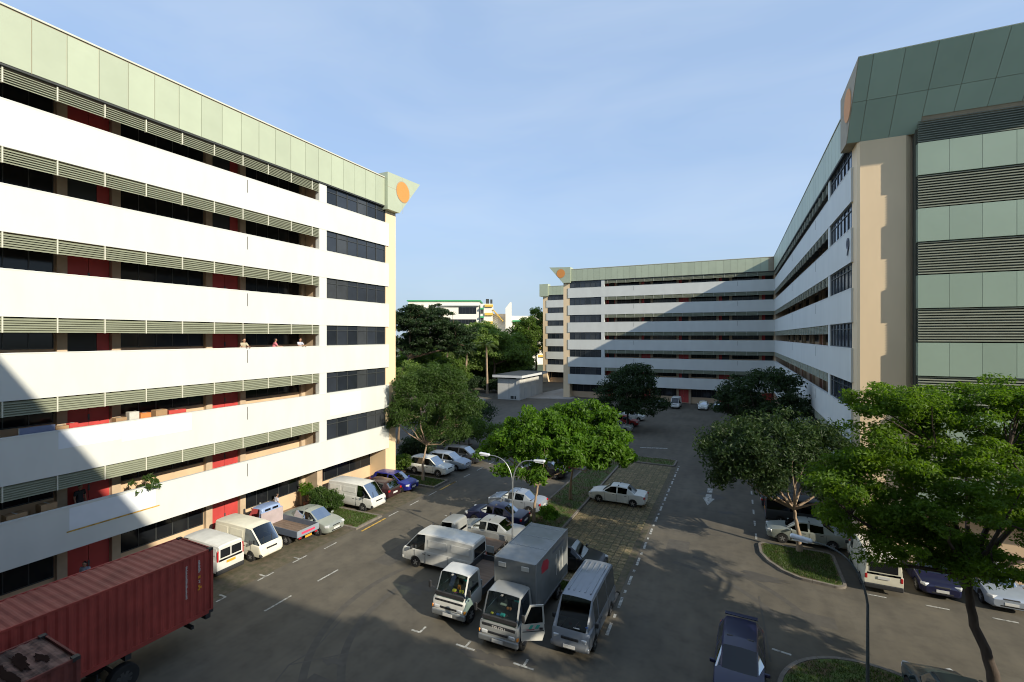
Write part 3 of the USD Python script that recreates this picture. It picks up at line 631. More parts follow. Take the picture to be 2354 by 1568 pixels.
def lamp_pair(t, name, m, x, y, z, sx, sy, sz, rot=0):
    for s in (-1, 1):
        v, f = rbox(sx, sy, sz, 0.045); v = rotz(v, -rot * s) + np.array([x, s * y, z]); put(name, (v, f), M[m], t, 40)

def plate(t, x, z, col, w=0.5, hgt=0.13):
    s = 1 if x > 0 else -1
    put('number_plate', box(x, x + 0.02 * s, -w / 2, w / 2, z - hgt / 2, z + hgt / 2) if s > 0 else box(x - 0.02, x, -w / 2, w / 2, z - hgt / 2, z + hgt / 2), M[col], t)

def mirrors(t, x, y, z, m='trim', sz=(0.10, 0.2, 0.14)):
    for s in (-1, 1): put('wing_mirror', rbox(*sz, 0.04, (x, s * y, z)), M[m], t, 40)

def handles(t, xs, y, z, m='trim'):
    for x in xs:
        for s in (-1, 1): put('door_handle', rbox(0.18, 0.03, 0.035, 0.012, (x, s * y, z)), M[m], t)

def seams(t, xs, y, z0, z1):
    for x in xs:
        for s in (-1, 1):
            put('door_seam', box(x - 0.006, x + 0.006, min(s * (y - 0.02), s * y), max(s * (y - 0.02), s * y), z0, z1), M['trim'], t)

def sedan(label, col, loc, head, L=4.5, W=1.72, H=1.43, group=None, gl='car_glass', plate_m='plate_white', name='saloon_car', cat='car', kind='sedan', spoiler=False, rails=False, roofcol=None):
    t = thing(name, label, cat, loc, head, group)
    k = H / 1.43; e = L
    if kind == 'sedan':
        S = [(-.5, .36, .74, 0, .78, 0, 'B', 'B'), (-.488, .28, .90, 0, .90, 0, 'B', 'B'), (-.44, .22, .965, 0, .965, 0, 'B', 'B'), (-.36, .2, .98, 0, .99, 0, 'B', 'B'),
             (-.325, .2, .975, 0, 1, .70, 'B', 'R'), (-.19, .19, .955, 1.385, 1, .70, 'G', 'B'), (-.03, .19, .94, 1.43, 1, .72, 'B', 'B'), (-.005, .19, .935, 1.43, 1, .72, 'G', 'B'), (.10, .19, .925, 1.395, 1, .71, 'Q', 'W'),
             (.255, .19, .91, 0, .99, .74, 'B', 'B'), (.33, .19, .875, 0, .98, 0, 'B', 'B'), (.42, .2, .80, 0, .95, 0, 'B', 'B'), (.475, .24, .72, 0, .88, 0, 'B', 'B'), (.497, .3, .62, 0, .76, 0, 'B', 'B')]
    elif kind == 'hatch':
        S = [(-.5, .36, .80, 0, .80, 0, 'B', 'B'), (-.485, .28, .95, 0, .92, .68, 'B', 'R'), (-.40, .22, .97, 1.36, .98, .70, 'B', 'B'), (-.33, .2, .965, 1.41, 1, .72, 'G', 'B'), (-.05, .19, .94, 1.44, 1, .73, 'B', 'B'), (-.025, .19, .935, 1.44, 1, .73, 'G', 'B'), (.09, .19, .925, 1.40, 1, .72, 'Q', 'W'),
             (.265, .19, .91, 0, .99, .74, 'B', 'B'), (.34, .19, .87, 0, .98, 0, 'B', 'B'), (.43, .2, .79, 0, .95, 0, 'B', 'B'), (.48, .24, .70, 0, .87, 0, 'B', 'B'), (.498, .3, .61, 0, .76, 0, 'B', 'B')]
    else:  # off-roader
        S = [(-.5, .42, .85, 0, .85, 0, 'B', 'B'), (-.488, .34, 1.03, 0, .95, .72, 'B', 'R'), (-.42, .28, 1.05, 1.56, .99, .74, 'B', 'B'), (-.36, .27, 1.045, 1.63, 1, .75, 'G', 'B'), (-.10, .26, 1.03, 1.67, 1, .76, 'B', 'B'), (-.075, .26, 1.03, 1.67, 1, .76, 'G', 'B'), (.08, .26, 1.02, 1.63, 1, .75, 'Q', 'W'),
             (.25, .26, 1.0, 0, .99, .76, 'B', 'B'), (.36, .26, .97, 0, .98, 0, 'B', 'B'), (.45, .28, .88, 0, .94, 0, 'B', 'B'), (.485, .32, .78, 0, .87, 0, 'B', 'B'), (.5, .38, .68, 0, .78, 0, 'B', 'B')]
        k = H / 1.67
    S = [(s[0] * e, s[1], s[2] * k, (s[3] * k if s[3] else s[2] * k), *s[4:]) for s in S]
    r = 0.30 if kind != 'suv' else 0.35; wx = [-.295 * e, .305 * e]
    car_body(t, S, W, col, wx, r, gl, roofcol=roofcol)
    wheels4(t, wx, W, r)
    zl = .70 * k if kind != 'suv' else .84
    lamp_pair(t, 'headlight', 'head_lens', .452 * e, W * .36, zl - .03, .30, .34, .15, 28)
    lamp_pair(t, 'tail_light', 'tail_red', -.482 * e, W * .385, zl + .10, .16, .30, .17, -18)
    put('grille', rbox(.08, W * .36, .09, .03, (.488 * e, 0, zl - .06)), M['trim'], t, 40)
    put('lower_grille', rbox(.06, W * .5, .10, .03, (.492 * e, 0, .36)), M['trim'], t, 40)
    plate(t, .497 * e, .47, plate_m); plate(t, -.499 * e, .62 if kind == 'sedan' else .6, plate_m)
    mirrors(t, .20 * e, W * .53, S[8][2] + .05, roofcol or col)
    handles(t, (-.17 * e, .04 * e), W * .497, .80 * k); seams(t, (-.02 * e, .19 * e, -.22 * e), W * .502, .3, .86 * k)
    if spoiler: put('spoiler', rbox(.22, W * .72, .05, .02, (-.43 * e, 0, 1.42 * k)), M[col], t, 40)
    if rails:
        for s in (-1, 1): put('roof_rail', tube([(-.36 * e, s * W * .36, H - .02), (-.34 * e, s * W * .36, H + .05), (.03 * e, s * W * .36, H + .05), (.06 * e, s * W * .36, H - .03)], .022, 6), M['trim'], t)
    return t

def van(label, col, loc, head, L=4.6, W=1.69, H=1.98, group=None, glazed=False, gl='car_glass', bumper='trim', plate_f='plate_white', plate_r='plate_yellow', high_tail=False, snout=.455, name='van', rear_barn=False, seam_lines=True):
    t = thing(name, label, 'van', loc, head, group)
    sd = 'G' if glazed else 'B'
    S = [(-.498, .42, 1.02, H - .13, .96, .80, 'B', 'B'), (-.485, .30, 1.04, H - .05, .985, .82, sd, 'B'), (-.18, .28, 1.05, H, 1, .835, 'B', 'B'), (-.165, .28, 1.05, H, 1, .835, sd, 'B'), (.135, .28, 1.05, H - .005, 1, .835, 'B', 'B'), (.16, .28, 1.05, H - .008, 1, .835, 'G', 'B'),
         (.275, .28, 1.05, H - .05, 1, .82, 'B' if glazed else 'Q', 'W'), (snout, .30, 1.03, 0, .97, .80, 'B', 'B'), (snout + .025, .33, .86, 0, .93, 0, 'B', 'B'), (.492, .36, .66, 0, .88, 0, 'B', 'B'), (.5, .42, .55, 0, .82, 0, 'B', 'B')]
    S = [(s[0] * L, s[1], s[2], s[3] or s[2], *s[4:]) for s in S]
    r = .31; wx = [-.29 * L, .29 * L]
    car_body(t, S, W, col, wx, r, gl, seats=.13 * L)
    wheels4(t, wx, W, r)
    lamp_pair(t, 'headlight', 'head_lens', .468 * L, W * .345, .76, .14, .26, .17, 12)
    lamp_pair(t, 'indicator', 'amber', .45 * L, W * .455, .76, .16, .06, .12, 12)
    put('front_bumper', rbox(.16, W * .97, .22, .07, (.478 * L, 0, .47)), M[bumper], t, 40)
    put('rear_bumper', rbox(.16, W * .97, .26, .06, (-.488 * L, 0, .40)), M[bumper], t, 40)
    put('grille', rbox(.06, W * .44, .12, .03, (.482 * L, 0, .77)), M['trim'], t, 40)
    if high_tail: lamp_pair(t, 'tail_light', 'tail_red', -.49 * L, W * .445, 1.28, .09, .10, .62)
    else: lamp_pair(t, 'tail_light', 'tail_red', -.49 * L, W * .435, .86, .10, .14, .28)
    if rear_barn:
        for s in (-1, 1): put('rear_window', rbox(.03, W * .35, .46, .03, (-.499 * L, s * W * .195, 1.38)), M['dark_glass'], t, 40)
    else: put('rear_window', rbox(.03, W * .70, .50, .05, (-.499 * L, 0, 1.38)), M['dark_glass'], t, 40)
    put('tailgate_handle', rbox(.04, .5, .05, .02, (-.5 * L, 0, 1.04)), M['trim'], t)
    plate(t, .50 * L, .50, plate_f); plate(t, -.502 * L, .86, plate_r)
    mirrors(t, .33 * L, W * .545, 1.15, 'trim', (.08, .18, .2))
    handles(t, (.165 * L, .09 * L), W * .498, .88); seams(t, (.145 * L, -.17 * L, .30 * L), W * .503, .32, 1.0)
    if not glazed:
        for s in (-1, 1):
            for a, b in ((-.46, -.20), (-.15, .12)):
                pv, pf = rbox((b - a) * L, .02, .40, .05, (0, 0, 0)); pv = pv.copy()
                ang = math.atan2(W * (.95 - .83) / 2, H - 1.12); pv2 = pv.copy(); pv2[:, 1] = pv[:, 1] * math.cos(ang) - pv[:, 2] * math.sin(ang); pv2[:, 2] = pv[:, 1] * math.sin(ang) + pv[:, 2] * math.cos(ang); pv2[:, 1] *= s
                put('side_panel', (pv2 + np.array([(a + b) / 2 * L, s * W * .4525, 1.48]), pf if s > 0 else pf[:, ::-1]), M[col], t, 40)
    put('wiper', cat([tube([(snout * L - .02, y, 1.09), (snout * L - .28, y + .22, 1.36)], .012, 5) for y in (-.45, .1)]), M['trim'], t)
    return t

def cab_over(t, x0, W, H, col, floor=.52, L=1.62, gl='clear_glass', open_side=0, grille='trim', nose_col=None, gh=.10):
    """tilt cab of a light truck, its back at x0"""
    S = [(0, floor, 1.34, H - .12, .985, .85, 'B', 'B'), (.05, floor, 1.34, H - .04, 1, .87, 'B', 'B'), (.24, floor, 1.33, H, 1, .875, 'G', 'B'), (1.02, floor, 1.26, H - .05, 1, .86, 'Q', 'W'), (1.50, floor, 1.14, 0, .985, .90, 'B', 'B'), (1.56, floor - .05, 1.02, 0, .97, 0, 'B', 'B'), (1.60, floor - .1, .80, 0, .94, 0, 'B', 'B'), (1.62, floor - .1, .62, 0, .90, 0, 'B', 'B')]
    S = [(s[0] / 1.62 * L + x0, s[1], s[2], s[3] or s[2], *s[4:]) for s in S]
    car_body(t, S, W, col, [x0 + .62 * L], .37, gl, seats=x0 + .45)
    xf = x0 + L
    put('front_bumper', rbox(.16, W, .26, .06, (xf - .04, 0, .5)), M['steel' if nose_col is None else nose_col], t, 40)
    put('front_panel', rbox(.05, W * .84, gh, .03, (xf - .075, 0, 1.08 - gh / 2)), M[grille], t, 40)
    put('grille', rbox(.05, W * .5, .10, .03, (xf - .02, 0, .76)), M['trim'], t, 40)
    lamp_pair(t, 'headlight', 'head_lens', xf - .03, W * .34, .75, .09, .3, .16, 6)
    lamp_pair(t, 'indicator', 'amber', xf - .06, W * .475, .74, .14, .08, .15, 10)
    plate(t, xf + .045, .5, 'plate_white')
    mirrors(t, xf - .12, W * .60, 1.62, 'trim', (.07, .14, .34))
    put('mirror_arm', cat([tube([(xf - .2, s * W * .47, 1.45), (xf - .12, s * W * .60, 1.6)], .015, 5) for s in (-1, 1)]), M['trim'], t)
    put('wiper', cat([tube([(xf - .13, y, 1.30), (xf - .22, y + .3, 1.52)], .012, 5) for y in (-.5, .05)]), M['trim'], t)
    put('marker_lamp', rbox(.12, .10, .05, .02, (x0 + .75 * L, 0, H - .02)), M['line_white'], t)
    # things lying on the dashboard belong to the cab
    return xf

def chassis(t, x0, x1, W, z=.62, ax=None, r=.36):
    put('chassis', cat([box(x0, x1, y - .05, y + .05, z - .14, z + .02) for y in (-.38, .38)] + [box(x, x + .08, -.38, .38, z - .12, z) for x in np.arange(x0 + .2, x1 - .1, .8)]), M['trim'], t)
    for a in ax or []:
        put('axle', cyl_y(.06, -W / 2 + .1, W / 2 - .1, (a, r), 8), M['trim'], t)

row = 'vehicles parked nose or tail in along the left block'
mid = 'vehicles parked in the middle of the yard'
rgt = 'vehicles parked before the right block'
# left row, from near to far
van('small white van with tall red tail lights, tail out beside the red container', 'van_white', (-27.25, 16.95, 0), 180, 4.1, 1.6, 1.88, row, high_tail=True, rear_barn=True, plate_r='plate_yellow')
van('cream white panel van nose out between the small van and the blue pickup', 'van_cream', (-26.9, 19.2, 0), 0, 4.3, 1.62, 1.92, row, bumper='trim')
def pickup():
    t = thing('pickup_truck', 'light blue pickup truck with an empty flat bed and a pink strip on its tailboard', 'pickup truck', (-27.0, 21.6, 0), 180, row)
    L0 = 1.05
    cab_over(t, .95, 1.6, 1.92, 'pickup_blue', .5, 1.5, 'car_glass')
    chassis(t, -2.3, 1.2, 1.6, .58, [-1.35], .32)
    b = put('bed_floor', box(-2.42, .86, -.82, .82, .64, .72), M['bed_wood'], t)
    for k in range(7): put('floor_rib', box(-2.38, .82, -.78 + k * .25, -.70 + k * .25, .72, .735), M['bed_wood'], b)
    for s in (-1, 1): put('side_board', box(-2.4, .84, s * .82 - .02, s * .82 + .02, .66, 1.06), M['pickup_slate'], t)
    put('headboard', box(.86, .90, -.82, .82, .66, 1.62), M['bed_pink'], t)
    put('rear_frame', cat([box(.90, .94, -.80, .80, 1.62, 1.66)]), M['pickup_blue'], t)
    for y in (-.28, .28): put('rear_window', rbox(.03, .42, .24, .03, (.945, y, 1.68)), M['dark_glass'], t)
    tb = put('tailboard', box(-2.46, -2.42, -.84, .84, .66, 1.06), M['silver_blue'], t)
    put('strip', box(-2.466, -2.46, -.52, .52, .78, .92), M['mark_pink'], tb)
    plate(t, -2.46, .55, 'plate_yellow')
    for s in (-1, 1): put('tail_light', rbox(.06, .2, .1, .03, (-2.44, s * .62, .58)), M['tail_red'], t)
    for x in (-1.35, 1.88):
        for s in (-1, 1): wheel(t, x, s * .78, .32, .2, spokes=6)
pickup()
sedan('silver green saloon car nose out between the blue pickup and the grass verge', 'silver_green', (-26.3, 23.5, 0), 0, 4.5, 1.70, 1.42, row)
van('white panel van with a dark front bumper, nose out just past the bush', 'van_white', (-26.65, 28.1, 0), 0, 4.55, 1.69, 1.97, row, bumper='trim')
sedan('dark maroon car tail out beside the white van by the bush', 'maroon_black', (-26.95, 30.55, 0), 180, 4.1, 1.68, 1.44, row, 'tint_glass', name='hatchback_car', kind='hatch')
sedan('bright blue car nose out beside the dark maroon car', 'blue', (-26.8, 32.75, 0), 0, 4.2, 1.70, 1.40, row, name='hatchback_car', kind='hatch')
sedan('white off-roader nose out behind the feathery tree trunk', 'car_white', (-26.5, 37.75, 0), 0, 4.5, 1.80, 1.66, row, kind='suv', name='off_road_car')
sedan('silver blue car nose out beyond the white off-roader', 'silver_blue', (-26.1, 40.2, 0), 0, 4.6, 1.74, 1.55, row, kind='hatch', name='hatchback_car')
sedan('dark grey car mostly hidden by bushes at the far end of the left row', 'dark_grey', (-26.0, 43.0, 0), 0, 4.6, 1.74, 1.55, row, kind='hatch', name='hatchback_car')
# middle group
van('long white panel van parked sideways beside the lamp post', 'van_white', (-15.15, 22.85, 0), 180, 4.75, 1.70, 1.98, mid, bumper='van_white', snout=.465)
t = thing('pickup_truck', 'grey flat bed truck with a grey cab roof, close behind the long white van', 'truck', (-14.9, 25.0, 0), 180, mid)
cab_over(t, .4, 1.6, 1.95, 'truck_grey', .5, 1.5, 'car_glass'); chassis(t, -2.2, .6, 1.6, .58, [-1.3], .32)
put('bed_floor', box(-2.3, .36, -.8, .8, .66, .74), M['bed_wood'], t)
for s in (-1, 1): put('side_board', box(-2.3, .36, s * .8 - .02, s * .8 + .02, .66, 1.05), M['truck_grey'], t)
for x in (-1.3, 1.33):
    for s in (-1, 1): wheel(t, x, s * .78, .32, .2, spokes=6)
sedan('silver saloon car parked sideways behind the grey flat bed truck', 'silver', (-14.35, 27.15, 0), 180, 4.5, 1.74, 1.42, mid)
sedan('navy saloon car parked sideways between two silver cars by the lamp post', 'navy', (-15.25, 29.75, 0), 180, 4.5, 1.70, 1.40, mid)
sedan('pale silver blue car parked sideways under the bright green tree', 'silver_blue', (-15.1, 32.9, 0), 180, 4.4, 1.72, 1.45, mid)

def light_truck():
    t = thing('truck', 'white light truck with an empty bed, left of the grey box truck', 'truck', (-11.85, 20.3, 0), -90, mid)
    cab_over(t, .48, 1.78, 2.16, 'van_white', .5, 1.60, 'clear_glass')
    chassis(t, -2.6, .7, 1.78, .62, [-1.6], .36)
    put('bed_floor', box(-2.7, .40, -.85, .85, .74, .82), M['bed_wood'], t)
    put('headboard', box(.38, .42, -.85, .85, .74, 1.5), M['truck_grey'], t)
    for s in (-1, 1): put('side_board', box(-2.7, .38, s * .85 - .02, s * .85 + .02, .74, 1.10), M['dark_grey'], t)
    put('tailboard', box(-2.74, -2.70, -.87, .87, .74, 1.10), M['dark_grey'], t)
    for x in (-1.6, 1.42):
        for s in (-1, 1): wheel(t, x, s * .86, .36, .22, spokes=6)
    for m_, c, d in (('item_yellow', (1.62, .05, 1.38), (.16, .18, .12)), ('item_yellow', (1.60, .42, 1.40), (.12, .2, .14)), ('item_magenta', (1.70, .2, 1.33), (.1, .22, .08)), ('item_orange', (1.45, .22, 1.5), (.12, .14, .2)), ('item_teal', (1.42, .52, 1.86), (.02, .2, .08))):
        put('dashboard_item', rbox(*d, .03, c), M[m_], t)
light_truck()

def box_truck():
    t = thing('truck', 'grey box truck with its left door standing open, red emblem on the box side', 'truck', (-8.95, 20.9, 0), -90, mid)
    cab_over(t, 1.75, 1.86, 2.22, 'truck_grey', .5, 1.62, 'clear_glass', gh=.22)
    chassis(t, -2.6, 2.0, 1.86, .66, [-1.55], .38)
    bx = put('cargo_box', rbox(4.35, 2.02, 2.28, .03, (-.50, 0, 1.98)), M['box_grey'], t, 30)
    fr = []
    for s in (-1, 1):
        fr += [box(-2.69, 1.69, s * 1.012 - .02, s * 1.012 + .02, 3.08, 3.14), box(-2.69, 1.69, s * 1.012 - .02, s * 1.012 + .02, .83, .90)]
        fr += [box(x - .03, x + .03, s * 1.012 - .02, s * 1.012 + .02, .9, 3.08) for x in (-2.66, 1.66)]
    put('edge_rail', cat(fr), M['steel'], bx)
    for y in (-.62, .52):
        vp = put('vent', rbox(.05, .38, .2, .02, (1.70, y, 2.84)), M['box_grey_door'], bx)
    for k in range(3): put('roof_seam', box(-2.3 + 1.2 * k, -2.26 + 1.2 * k, -.98, .98, 3.118, 3.128), M['steel'], bx)
    em = Polygon([(.2, 0), (1.0, .1), (1.05, .42), (.8, .62), (.3, .5), (.1, .3)]).buffer(0)
    v, f = prism(em, 0, .006); put('emblem', (np.c_[v[:, 0] - .05, 1.012 + v[:, 2], v[:, 1] + 2.30], f[:, ::-1]), M['mark_red'], bx)
    put('stripe', box(-2.2, -.5, 1.011, 1.016, 2.72, 2.84), M['pickup_slate'], bx)
    put('latch', cat([box(-1.9 + i * .45, -1.84 + i * .45, 1.011, 1.03, 1.5, 2.5) for i in range(3)]), M['box_grey_door'], bx)
    for x in (-1.55, 2.72):
        for s in (-1, 1): wheel(t, x, s * .93, .38, .24, spokes=6)
    tm = meshkit.text_mesh('ISUZU', .15, .004, bold=True); v = np.asarray(tm.vertices); w = v[:, 0].max()
    put('lettering', (np.c_[3.322 + v[:, 2], v[:, 0] * .95 - w * .475, v[:, 1] + .90], np.asarray(tm.faces)), M['mark_white'], t)
    # open door, hinged at the front edge on the left side of the cab
    hx, hy = 3.12, .955
    a = math.radians(62); d = np.array([-math.cos(a), math.sin(a)]); nn = np.array([-d[1], d[0]])
    def D(poly, z0=0, th=.05, off=0):
        v, f = prism(poly, -th / 2 + off, th / 2 + off); q = np.c_[hx + d[0] * v[:, 0] + nn[0] * v[:, 2], hy + d[1] * v[:, 0] + nn[1] * v[:, 2], v[:, 1]]
        mh = trimesh.Trimesh(q, f); mh.fix_normals(); return np.asarray(mh.vertices), np.asarray(mh.faces)
    lower = Polygon([(0, .62), (.0, 1.22), (.28, 1.30), (.95, 1.36), (.98, .95), (.88, .62)])
    frame = Polygon([(.0, 1.22), (.36, 2.08), (.93, 2.10), (.98, 1.3)]).difference(Polygon([(.12, 1.29), (.42, 2.01), (.87, 2.03), (.91, 1.36)])).buffer(0)
    dr = put('door', D(unary_union([lower, frame])), M['box_grey_door'], t)
    put('pane', D(Polygon([(.13, 1.30), (.42, 2.0), (.86, 2.02), (.90, 1.36)]), 0, .01), M['car_glass'], dr)
    put('trim_strip', D(Polygon([(.05, .98), (.95, 1.02), (.95, 1.05), (.05, 1.01)]), 0, .01, -.03), M['trim'], dr)
    put('mark', cat([D(Polygon([(.30, 1.10), (.42, 1.10), (.52, 1.27), (.40, 1.27)]), 0, .008, -.03), D(Polygon([(.56, 1.12), (.70, 1.12), (.80, 1.27), (.66, 1.27)]), 0, .008, -.03)]), M['mark_teal'], dr)
    put('mark', D(Polygon([(.22, 1.06), (.55, 1.07), (.55, 1.10), (.22, 1.09)]), 0, .008, -.03), M['mark_red'], dr)
    put('door_handle', D(Polygon([(.76, 1.08), (.9, 1.08), (.9, 1.16), (.76, 1.16)]), 0, .03, -.03), M['trim'], dr)
    put('step', box(2.35, 3.0, .72, 1.06, .34, .40), M['trim'], t)
    for m_, c, d_ in (('item_teal', (3.0, .05, 1.40), (.14, .2, .1)), ('item_yellow', (3.02, -.45, 1.37), (.1, .12, .08)), ('item_blue', (3.0, -.15, 1.36), (.12, .2, .08)), ('item_orange', (2.7, .2, 1.55), (.1, .2, .1)), ('item_teal', (2.72, .58, 1.96), (.02, .22, .07)), ('bag', (2.6, -.1, 1.6), (.1, .3, .08))):
        put('dashboard_item', rbox(*d_, .025, c), M[m_], t)
box_truck()
vt = van('silver grey passenger van with dark side windows, right of the grey box truck', 'grey_van', (-6.15, 20.8, 0), -90, 4.7, 1.72, 2.05, mid, glazed=True, gl='tint_glass', bumper='grey_van', snout=.445)
for y in np.linspace(-.5, .5, 5): put('roof_rib', rbox(2.9, .07, .03, .012, (-.55, y, 2.052)), M['grey_van'], vt)
for m_, c, d_ in (('bag', (1.88, -.45, 1.14), (.14, .26, .08)), ('item_red', (1.86, -.1, 1.14), (.1, .14, .08)), ('plate_white', (1.98, .22, 1.12), (.14, .26, .03)), ('item_blue', (1.9, .62, 1.16), (.1, .1, .12)), ('item_yellow', (1.86, .3, 1.16), (.1, .12, .06))):
    put('dashboard_item', rbox(*d_, .025, c), M[m_], vt)
sedan('black car nose out between the grey box truck and the paved bays', 'black_paint', (-8.75, 25.9, 0), 0, 4.5, 1.74, 1.44, mid)
# right side
sedan('white saloon car alone on the brown paved bays', 'car_white', (-8.45, 37.65, 0), 180, 4.45, 1.70, 1.42, 'cars on the paved bays', gl='tint_glass')
sedan('silver saloon car side on behind the forked tree trunk', 'silver_green', (4.1, 35.45, 0), 180, 4.5, 1.74, 1.44, rgt, gl='tint_glass')
van('dark grey van with a yellow plate, in shade behind the silver saloon', 'dark_grey', (4.15, 38.6, 0), 0, 4.4, 1.69, 1.9, rgt, glazed=True, gl='tint_glass')
sedan('black car with a red tail light, half hidden beyond the dark grey van', 'black_paint', (4.0, 41.3, 0), 0, 4.4, 1.72, 1.44, rgt, gl='tint_glass')
van('white van seen from behind, right of the curved verge', 'van_cream', (6.85, 32.0, 0), 90, 4.3, 1.69, 1.95, rgt, plate_r='plate_white')
sedan('dark navy car nose out under the bright green tree', 'navy', (9.35, 32.6, 0), -90, 4.4, 1.72, 1.44, rgt, gl='tint_glass')
sedan('silver car nose out at the right edge of the picture', 'silver_blue', (11.85, 32.5, 0), -90, 4.4, 1.72, 1.46, rgt, kind='hatch', name='hatchback_car')
sedan('dark blue car with a tail spoiler driving towards the viewer', 'navy', (0.17, 20.3, 0), -92, 4.35, 1.74, 1.40, 'cars on the cross road', kind='hatch', name='hatchback_car', spoiler=True)
sedan('dark teal off-roader with black roof rails at the bottom right', 'teal_dark', (6.75, 20.55, 0), 97, 4.4, 1.80, 1.74, 'cars on the cross road', kind='suv', name='off_road_car', rails=True)
# far cars by the foot of the far wing
fg = 'small far cars at the end of the road'
sedan('silver car facing us at the foot of the far wing, leftmost of its row', 'silver', (-12.6, 92.0, 0), -90, 4.4, 1.72, 1.45, fg)
van('white van facing us at the foot of the far wing beside the silver car', 'van_white', (-9.9, 92.0, 0), -90, 4.4, 1.7, 1.95, fg)
sedan('white car at the foot of the far wing beside the dark tree', 'car_white', (-5.2, 92.3, 0), -90, 4.4, 1.72, 1.45, fg)
sedan('pale car at the foot of the far wing, nearest its inner corner', 'silver_blue', (-2.7, 92.3, 0), -90, 4.4, 1.72, 1.45, fg)
sedan('grey green car nose out below the dark round tree', 'silver_green', (-15.0, 66.0, 0), 0, 4.4, 1.72, 1.45, fg)
sedan('red car nose out along the far left of the road', 'red_car', (-14.9, 70.5, 0), 0, 4.3, 1.7, 1.45, fg)
sedan('white car nose out along the far left of the road', 'car_white', (-14.9, 75.5, 0), 0, 4.3, 1.7, 1.45, fg)
sedan('silver car parked left of the small flat roofed hut', 'silver', (-46.5, 81.0, 0), 20, 4.4, 1.72, 1.45, fg)
sedan('dark red car parked left of the small flat roofed hut', 'red_car', (-47.5, 74.0, 0), 20, 4.3, 1.7, 1.45, fg)
sedan('dark grey car in the shade under the bright green trees', 'dark_grey', (-16.5, 44.5, 0), 180, 4.4, 1.72, 1.45, fg)
sedan('black car in the shade beside the dark grey car', 'black_paint', (-16.3, 41.8, 0), 180, 4.4, 1.72, 1.45, fg)

# ------------------------------------------------------------------ containers
def container(t, L, W, H, z0, m_side, m_roof, pitch=.28):
    z1 = z0 + H
    fr = [box(-L / 2, L / 2, s * (W / 2 - .03) - .03, s * (W / 2 - .03) + .03, z, z + h_) for s in (-1, 1) for z, h_ in ((z0, .16), (z1 - .08, .08))]
    fr += [box(x - .05, x + .05, s * (W / 2 - .03) - .04, s * (W / 2 - .03) + .04, z0 + .16, z1 - .08) for s in (-1, 1) for x in (-L / 2 + .05, L / 2 - .05)]
    fr += [box(s * (L / 2 - .03) - .03, s * (L / 2 - .03) + .03, -W / 2 + .06, W / 2 - .06, z, z + h_) for s in (-1, 1) for z, h_ in ((z0, .14), (z1 - .1, .1))]
    put('frame', cat(fr), M[m_side], t)
    put('corner_casting', cat([box(x - .09, x + .09, y - .09, y + .09, z - .06, z + .06) for x in (-L / 2 + .085, L / 2 - .085) for y in (-W / 2 + .085, W / 2 - .085) for z in (z0 + .05, z1 - .04)]), M['trim'], t)
    def corr(a0, a1, dep):
        xs, d = [], []
        x = a0
        while x < a1 - 1e-6:
            for dx, o in ((0, 0), (.07, 0), (.14, dep), (.21, dep)):
                if x + dx <= a1: xs.append(x + dx); d.append(o)
            x += pitch
        xs.append(a1); d.append(0); return np.array(xs), np.array(d)
    for s in (-1, 1):
        xs, d = corr(-L / 2 + .1, L / 2 - .1, .036)
        v = np.vstack([np.c_[xs, s * (W / 2 - .012 - d), np.full(len(xs), z0 + .15)], np.c_[xs, s * (W / 2 - .012 - d), np.full(len(xs), z1 - .07)]]); n = len(xs)
        k = np.arange(n - 1); f = np.vstack([np.c_[k, k + 1, n + k + 1], np.c_[k, n + k + 1, n + k]])
        put('side_wall', (v, f if s < 0 else f[:, ::-1]), M[m_side], t)
    xs, d = corr(-L / 2 + .12, L / 2 - .12, .03)
    v = np.vstack([np.c_[xs, np.full(len(xs), -W / 2 + .05), z1 - .012 - d], np.c_[xs, np.full(len(xs), W / 2 - .05), z1 - .012 - d]]); n = len(xs); k = np.arange(n - 1)
    put('roof', (v, np.vstack([np.c_[k, k + 1, n + k + 1], np.c_[k, n + k + 1, n + k]])), M[m_roof], t)
    for s in (-1, 1):
        ys = np.linspace(-W / 2 + .1, W / 2 - .1, 5)
        put('end_wall', cat([box(min(s * (L / 2 - .05), s * (L / 2 - .02)), max(s * (L / 2 - .05), s * (L / 2 - .02)), a + .01, b - .01, z0 + .14, z1 - .1) for a, b in zip(ys[:-1], ys[1:])]), M[m_side], t)
    put('floor', box(-L / 2 + .1, L / 2 - .1, -W / 2 + .06, W / 2 - .06, z0 + .02, z0 + .14), M['bed_wood'], t)
C = thing('shipping_container', 'long brick red shipping container with a ribbed roof beside the left block', 'container', (-21.68, 6.80, 0), 88.6)
container(C, 12.19, 2.44, 2.72, 1.38, 'container_red', 'container_roof')
r = np.random.default_rng(5); dash = []; 
for k in range(26): dash.append(box(5.02 - .035, 5.02 + .035 * r.uniform(.3, 1), -1.236, -1.228, 2.42 + k * .052, 2.452 + k * .052))
for k in range(9): dash.append(box(5.52 - .04, 5.52 + .05 * r.uniform(.3, 1), -1.236, -1.228, 3.30 + k * .058, 3.34 + k * .058))
for a, b in ((0, 0), (.04, .04), (0, .09)): dash.append(box(5.49 + a * .5, 5.56 - a * .3, -1.236, -1.228, 2.86 + b, 2.885 + b))
put('lettering', cat(dash), M['mark_white'], C)
put('mark', cat([box(5.47, 5.57, -1.236, -1.228, 3.06, 3.16), box(5.46, 5.54, -1.236, -1.228, 2.56, 2.62), box(5.50, 5.62, -1.236, -1.228, 2.62, 2.70), box(5.47, 5.55, -1.236, -1.228, 2.70, 2.77)]), M['mark_orange'], C)
TR = thing('container_trailer', 'black skeletal trailer carrying the long red container', 'trailer', (-21.68, 6.80, 0), 88.6)
